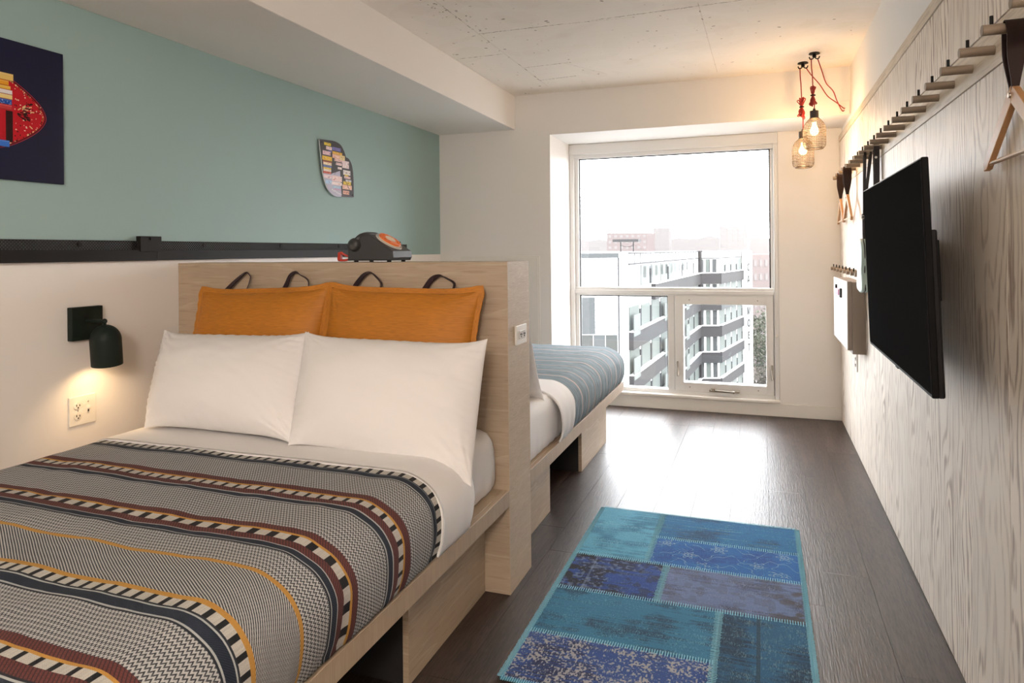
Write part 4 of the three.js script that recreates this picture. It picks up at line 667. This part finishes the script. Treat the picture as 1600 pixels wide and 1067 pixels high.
  const yarn = mat(lin(0.24, 0.52, 0.65), 0.9), edge = mat(lin(0.045, 0.22, 0.34), 0.9), rr = rng(6);
  const seams = [[-0.456, Z0, -0.456, -2.862], [-0.456, -3.128, X1, -3.128], [X0, -2.862, X1, -2.862], [-0.372, -2.862, -0.372, -2.552], [X0, -2.552, X1, -2.555], [-0.150, -2.552, -0.150, Z1], [X0, -2.228, -0.150, -2.228]];
  for (const [xa, za, xb, zb] of seams) {
    const L = Math.hypot(xb - xa, zb - za), n = Math.round(L / 0.0085), dx = (xb - xa) / L, dz = (zb - za) / L, st = [];
    for (let i = 0; i < n; i++) { const t = (i + 0.5) / n, h = 0.0115 + 0.004 * rr(), sk = 0.003 * (rr() - 0.5), cx = mix(xa, xb, t), cz = mix(za, zb, t); st.push(bar(V(cx - dz * h + dx * sk, 0.0085, cz + dx * h + dz * sk), V(cx + dz * h, 0.0085, cz - dx * h), 0.0019, 5)); st[st.length - 1].scale(1, 1, 1); }
    part('seam_stitching', st, yarn, r).userData.kind = 'stuff';
  }
  const eb = [[X0, Z0, X1, Z0], [X1, Z0, X1, Z1], [X1, Z1, X0, Z1], [X0, Z1, X0, Z0]];
  for (const [xa, za, xb, zb] of eb) { part('binding', bar(V(xa, 0.0048, za), V(xb, 0.0048, zb), 0.0046, 10), edge, r); const L = Math.hypot(xb - xa, zb - za), n = Math.round(L / 0.007), dx = (xb - xa) / L, dz = (zb - za) / L, st = []; for (let i = 0; i < n; i++) { const t = (i + 0.5) / n, cx = mix(xa, xb, t), cz = mix(za, zb, t), s = 0.006 + 0.002 * rr(); st.push(bar(V(cx - dz * s, 0.0088, cz + dx * s), V(cx + dz * (s + 0.007), 0.0088, cz - dx * (s + 0.007)), 0.0016, 5)); } part('edge_stitching', st, yarn, r).userData.kind = 'stuff'; }
}

// ------------------------------------------------------------------ added globe behind the camera, out of view, for fill light
{
  const l = thing('added_fill_globe', 'added unseen globe for fill light, near the entrance', 'lamp', [0.28, YC, 1.6]);
  part('ceiling_cup', new THREE.CylinderGeometry(0.05, 0.06, 0.03, 32).translate(0, -0.015, 0), M.trim, l);
  part('cord', bar(V(0, -0.03, 0), V(0, -0.30, 0), 0.004, 8), M.black, l);
  part('diffuser', new THREE.SphereGeometry(0.15, 36, 24).translate(0, -0.44, 0), mat(lin(1, 0.93, 0.82), 0.5, { emissive: lin(1, 0.80, 0.58), emissiveIntensity: 1.2 }), l);
  // one light just outside the globe on each open side
  for (const [x, z] of [[-0.19, 0], [0, 0.19], [0, -0.19]]) { const p = new THREE.PointLight(lin(1, 0.895, 0.82), FILL_GLOBE / 3); p.name = 'lamp_light'; p.position.set(x, -0.44, z); p.castShadow = true; p.shadow.radius = 3; l.add(p); }
}
// ------------------------------------------------------------------ the city outside the window
const GROUND = -29, EYE = 1.29;
{
const far = (r, g, b, rough) => new THREE.MeshPhysicalMaterial({ color: lin(r * 1.28, g * 1.28, b * 1.28), roughness: rough, specularIntensity: 0.08 });
  const O = { white: far(0.30, 0.30, 0.295, 0.7), pale: far(0.058, 0.063, 0.060, 0.6), glass: far(0.041, 0.047, 0.0435, 0.4), slate: far(0.0195, 0.0188, 0.0192, 0.6), line: far(0.016, 0.016, 0.017, 0.6), dim: far(0.024, 0.0255, 0.026, 0.5), brick: far(0.050, 0.029, 0.028, 0.8), rose: far(0.066, 0.054, 0.0525, 0.85), hazeTint: far(0.076, 0.070, 0.0685, 0.9), rosy: far(0.068, 0.056, 0.054, 0.85) };  // pale tones of far things carry the haze in their colour; no fog
  const prism = (poly, y0, y1) => { const s = new THREE.Shape(poly.map(([x, z]) => new THREE.Vector2(x, -z))); return new THREE.ExtrudeGeometry(s, { depth: y1 - y0, bevelEnabled: false }).rotateX(-Math.PI / 2).translate(0, y0, 0); };
  // a box on the outside of the wall from A to B: s0..s1 metres along it, y0..y1 high, out0..out1 proud of it
  const onWall = (A, B, s0, s1, y0, y1, out0, out1) => {
    const dx = B[0] - A[0], dz = B[1] - A[1], L = Math.hypot(dx, dz), ux = dx / L, uz = dz / L; let nx = -uz, nz = ux; if (nx * -A[0] + nz * -A[1] < 0) { nx = -nx; nz = -nz; }
    const g = new THREE.BoxGeometry(s1 - s0, y1 - y0, out1 - out0); g.rotateY(Math.atan2(-uz, ux)); const s = (s0 + s1) / 2, o = (out0 + out1) / 2; g.translate(A[0] + ux * s + nx * o, (y0 + y1) / 2, A[1] + uz * s + nz * o); return g;
  };
  const len = (A, B) => Math.hypot(B[0] - A[0], B[1] - A[1]), H = (h) => EYE - h;
  structure('ground_outside', new THREE.BoxGeometry(1600, 1, 1200).translate(0, GROUND - 0.5, -610), mat(lin(0.12, 0.12, 0.118), 0.9));
  { // long balcony block
    const b = thing('balcony_block', 'long pale apartment block with dark balcony bands and green-white glass', 'building');
    const P = [[-8.97, -49.4], [-7.02, -84.6], [-4.80, -85.4], [-2.54, -98.2], [-1.25, -98.7]];
    part('body', prism([...P, [-1.6, -116], [-34, -114], [-32, -47.5]], GROUND, H(0.15)), O.white, b);
    const bands = [2.74, 5.84, 8.95, 12.06, 15.17, 18.28, 21.39, 24.5];
    for (let f = 0; f < 3; f++) {
      const A = P[f], B = P[f + 1], L = len(A, B);
      part('fascia_line', onWall(A, B, 0, L, H(1.02), H(0.92), 0, 0.08), O.line, b); part('roof_line', onWall(A, B, 0, L, H(0.22), H(0.14), 0, 0.12), O.line, b);
      const bays = [9, 3, 4][f];
      bands.forEach((h, k) => {
        const low = f === 0 && k === 0 ? 8 : 0;
        part('balcony_band', onWall(A, B, low, L + (f === 1 ? 0.2 : 0), H(h + 1.28), H(h), 0, 0.35), f === 0 || k !== 1 || f === 1 ? O.slate : O.dim, b);
        part('band_cap', onWall(A, B, low, L, H(h) - 0.02, H(h) + 0.07, 0, 0.42), O.white, b);
        for (let i = 0; i < bays; i++) {
          const s0 = L * i / bays, s1 = L * (i + 1) / bays, w = s1 - s0, y0 = H(h) + 0.08, y1 = H(k ? bands[k - 1] + 1.28 : 1.05) - 0.05;
          if (f === 0) { part('window', onWall(A, B, s0 + 0.03 * w, s0 + 0.83 * w, y0, k ? y1 - 0.1 * (i % 2) : y1, 0, 0.06), k ? O.glass : (i < 5 && i > 0 ? O.pale : O.white), b); if (k || i % 2) part('mullion', onWall(A, B, s0 + 0.84 * w, s0 + 0.94 * w, y0, y1 - 0.35, 0, 0.12), O.line, b); if (k && i % 3 === 0) part('screen', onWall(A, B, s0, s0 + 0.5 * w, y0 - 0.4, y1 - 0.55, 0.36, 0.42), O.pale, b); }
          else if (f === 1) { part('window', onWall(A, B, s0 + 0.1 * w, s0 + 0.62 * w, y0, y1, 0, 0.06), i === 1 ? O.glass : O.dim, b); part('mullion', onWall(A, B, s0 + 0.66 * w, s0 + 0.72 * w, y0, y1, 0, 0.1), O.line, b); }
          else { part('window', onWall(A, B, s0 + 0.1 * w, s0 + 0.9 * w, y0, y1, 0, 0.05), i === 0 ? O.glass : O.pale, b); part('mullion', onWall(A, B, s0 + 0.92 * w, s0 + 0.97 * w, y0, y1 - 0.7, 0, 0.1), O.line, b); }
        }
      });
      if (f === 0) { for (let i = 0; i < 18; i++) part('fascia_joint', onWall(A, B, L * i / 18, L * i / 18 + 0.06, H(0.95), H(0.2), 0, 0.04), O.dim, b); for (let i = 2; i < 12; i++) part('clerestory_window', onWall(A, B, L * i / 15, L * i / 15 + 1.1, H(2.1), H(1.25), 0, 0.06), i % 3 ? O.glass : O.dim, b); }
    }
    part('corner_pier', prism([[-7.25, -84.5], [-6.75, -84.3], [-6.55, -85.0], [-7.2, -85.4]], GROUND, H(0.1)), O.slate, b);
    part('end_wall', onWall(P[3], P[4], 0, len(P[3], P[4]), GROUND, H(0.3), 0, 0.3), O.white, b);
    part('end_opening', onWall(P[3], P[4], 0.85, 1.3, H(22), H(18.2), 0.3, 0.36), O.dim, b);
    const { FontLoader } = await import('three/addons/loaders/FontLoader.js'), { TextGeometry } = await import('three/addons/geometries/TextGeometry.js');
    const font = await new FontLoader().loadAsync('fonts/droid/droid_sans_bold.typeface.json');
    [...'CAHMOET'].forEach((ch, i) => { const g = new TextGeometry(ch, { font, size: 1.02, depth: 0.12, curveSegments: 4 }); g.center(); g.scale(0.36, 1, 1).translate(-1.62, H(2.35 + i * 1.625 - (i < 3 ? 0 : 0.2) + (i > 2 ? 1.2 : 0)), -98.1); part('sign_letter', g, O.dim, b); });
  }
  { // near white block on the left
    const b = thing('white_block', 'near white clad building with a dark eaves strip and dark glazing below', 'building');
    const A = [-6.77, -34.76], B = [-18.1, -30.7], L = len(A, B);
    part('body', prism([A, [-10.2, -44.2], [-21.5, -40.2], B], GROUND, H(0.02)), O.white, b);
    part('eaves_strip', onWall(A, B, 0.02, 2.35, H(0.36), H(0.12), 0, 0.05), O.dim, b);
    part('corner_trim', onWall(A, B, 0, 0.07, H(20), H(0.36), 0, 0.05), O.line, b);
    for (let i = 0; i < 12; i++) part('siding_joint', onWall(A, B, 0.07, 3.4, H(0.9 + i * 0.3), H(0.885 + i * 0.3), 0, 0.012), O.pale, b);
    part('side_joint', onWall(A, B, 1.30, 1.32, H(4), H(0.4), 0, 0.012), O.pale, b);
    for (let k = 0; k < 4; k++) for (let i = 0; i < 4; i++) part('window', onWall(A, B, 0.12 + i * 0.62, 0.70 + i * 0.62, H(6.9 + k * 2.7), H(4.25 + k * 2.7), 0, 0.05), i % 2 ? O.dim : far(0.02, 0.021, 0.02, 0.5), b);
    for (let i = 0; i < 3; i++) part('glazing', onWall(A, B, 1.24 + i * 0.66, 1.88 + i * 0.66, H(4.2), H(2.35), 0.01, 0.06), i === 1 ? O.glass : O.dim, b);
    for (let i = 0; i < 4; i++) part('drain_pipe', new THREE.CylinderGeometry(0.05, 0.05, 26, 8).translate(-7.05 - i * 0.32, H(15), -35.9 - i * 0.9), i % 2 ? O.line : O.pale, b);
  }
  { const b = thing('rooftop_canopy', 'dark rooftop canopy frame standing above the white block', 'canopy');
    part('roof_slab', new THREE.BoxGeometry(2.2, 0.22, 1.6).translate(-10.95, 2.16, -59.9), O.slate, b); for (const x of [-11.5, -10.4]) part('post', bar(V(x, H(0.3), -59.9), V(x, 2.1, -59.9), 0.04, 8), O.line, b); part('brace', tube([V(-11.5, 1.75, -59.9), V(-10.95, 1.62, -59.9), V(-10.4, 1.72, -59.9)], 0.02, 16, 6), O.line, b); }
  const block = (name, label, poly, y1, m, cols, rows) => {
    const b = thing(name, label, 'building'); part('body', prism(poly, GROUND, y1), m, b);
    const A = poly[0], B = poly[1], L = len(A, B); for (let j = 0; j < rows; j++) for (let i = 0; i < cols; i++) part('window', onWall(A, B, L * (i + 0.25) / cols, L * (i + 0.75) / cols, y1 - 1.2 - j * 3.2 - 1.5, y1 - 1.2 - j * 3.2, 0, 0.1), m === O.brick ? O.dim : O.hazeTint, b); return b;
  };
  block('brick_block', 'reddish brick block rising behind the balcony building', [[-7.6, -135.5], [-3.54, -136.9], [-3.4, -150], [-8.2, -150]], H(0.4), O.brick, 3, 3);
  block('pink_block', 'pale pink low block at the right side of the window view', [[-4.3, -168], [2.9, -171], [6, -190], [-5, -190]], H(1.2), O.rosy, 6, 6);
  block('distant_tower', 'wide pale rose tower above the rooftop canopy, haze in its colour', [[-84, -396], [-61.7, -402], [-60, -420], [-86, -420]], 11.5, O.rose, 7, 5);
  block('distant_tower', 'pale tower with haze in its colour, rightmost on the skyline', [[-23.4, -437], [-7.8, -443], [-7, -460], [-25, -460]], 15.5, O.hazeTint, 5, 7);
  block('distant_tower', 'slim pale tower with haze in its colour, mid skyline', [[-73, -505], [-62.5, -509], [-62, -520], [-74, -520]], 17.5, O.hazeTint, 3, 7);
  block('grey_house', 'small white-walled house with grey roof far beyond the sign', [[1.4, -205], [7.5, -206], [8, -214], [1, -214]], -1.2, O.white, 4, 2);
  { // wooded ridge on the skyline, haze put into its colour
    const r = rng(12), top = []; for (let i = 0; i <= 60; i++) top.push([-330 + i * 8.5, 7 + 6 * fbm(i * 0.16, 1, 99, 99, 4, 4) + 5 * r() * r()]);
    const g = extrude([[-330, GROUND], [180, GROUND], ...top.reverse()], 40, 0).translate(0, 0, -640); structure('hills_outside', g, O.hazeTint);
  }
  const tree = (label, x, z, h, w, seed, c) => {
    const t = thing('street_tree', label, 'tree', [x, GROUND, z]), r = rng(seed); part('trunk', new THREE.CylinderGeometry(0.15, 0.3, h * 0.5, 8).translate(0, h * 0.25, 0), O.dim, t);
    const leaf = new THREE.BufferGeometry(); const pos = []; for (let i = 0; i < 2600; i++) { const a = r() * 6.283, e = Math.acos(2 * r() - 1), q = Math.cbrt(r()), lump = 0.75 + 0.4 * noise(Math.cos(a) * 2 + 5, Math.cos(e) * 2 + 5, 99, 99, seed), x0 = Math.sin(e) * Math.cos(a) * w * q * lump, y0 = h * 0.62 + Math.cos(e) * h * 0.38 * q * lump, z0 = Math.sin(e) * Math.sin(a) * w * q * lump; for (let k = 0; k < 3; k++) pos.push(x0 + (r() - 0.5) * 0.7, y0 + (r() - 0.5) * 0.7, z0 + (r() - 0.5) * 0.7); }
    leaf.setAttribute('position', new THREE.Float32BufferAttribute(pos, 3)); leaf.computeVertexNormals(); part('foliage', leaf, mat(c, 1, { side: THREE.DoubleSide }), t);
  };
  tree('tall greenish tree just right of the sign wall', 0.1, -127, 21, 3.4, 3, lin(0.034, 0.038, 0.025)); tree('brownish tree lower right of the sign wall', 1.4, -118, 12, 3.2, 4, lin(0.042, 0.037, 0.031)); tree('far greenish tree at the right edge of the view', 4.2, -140, 19, 4, 5, lin(0.036, 0.04, 0.029));
  block('low_house', 'low white house with a reddish roof at street level', [[-0.6, -102], [3, -102.6], [3, -110], [-0.6, -110]], -24, O.white, 3, 1);
}
renderer.render(scene, camera);
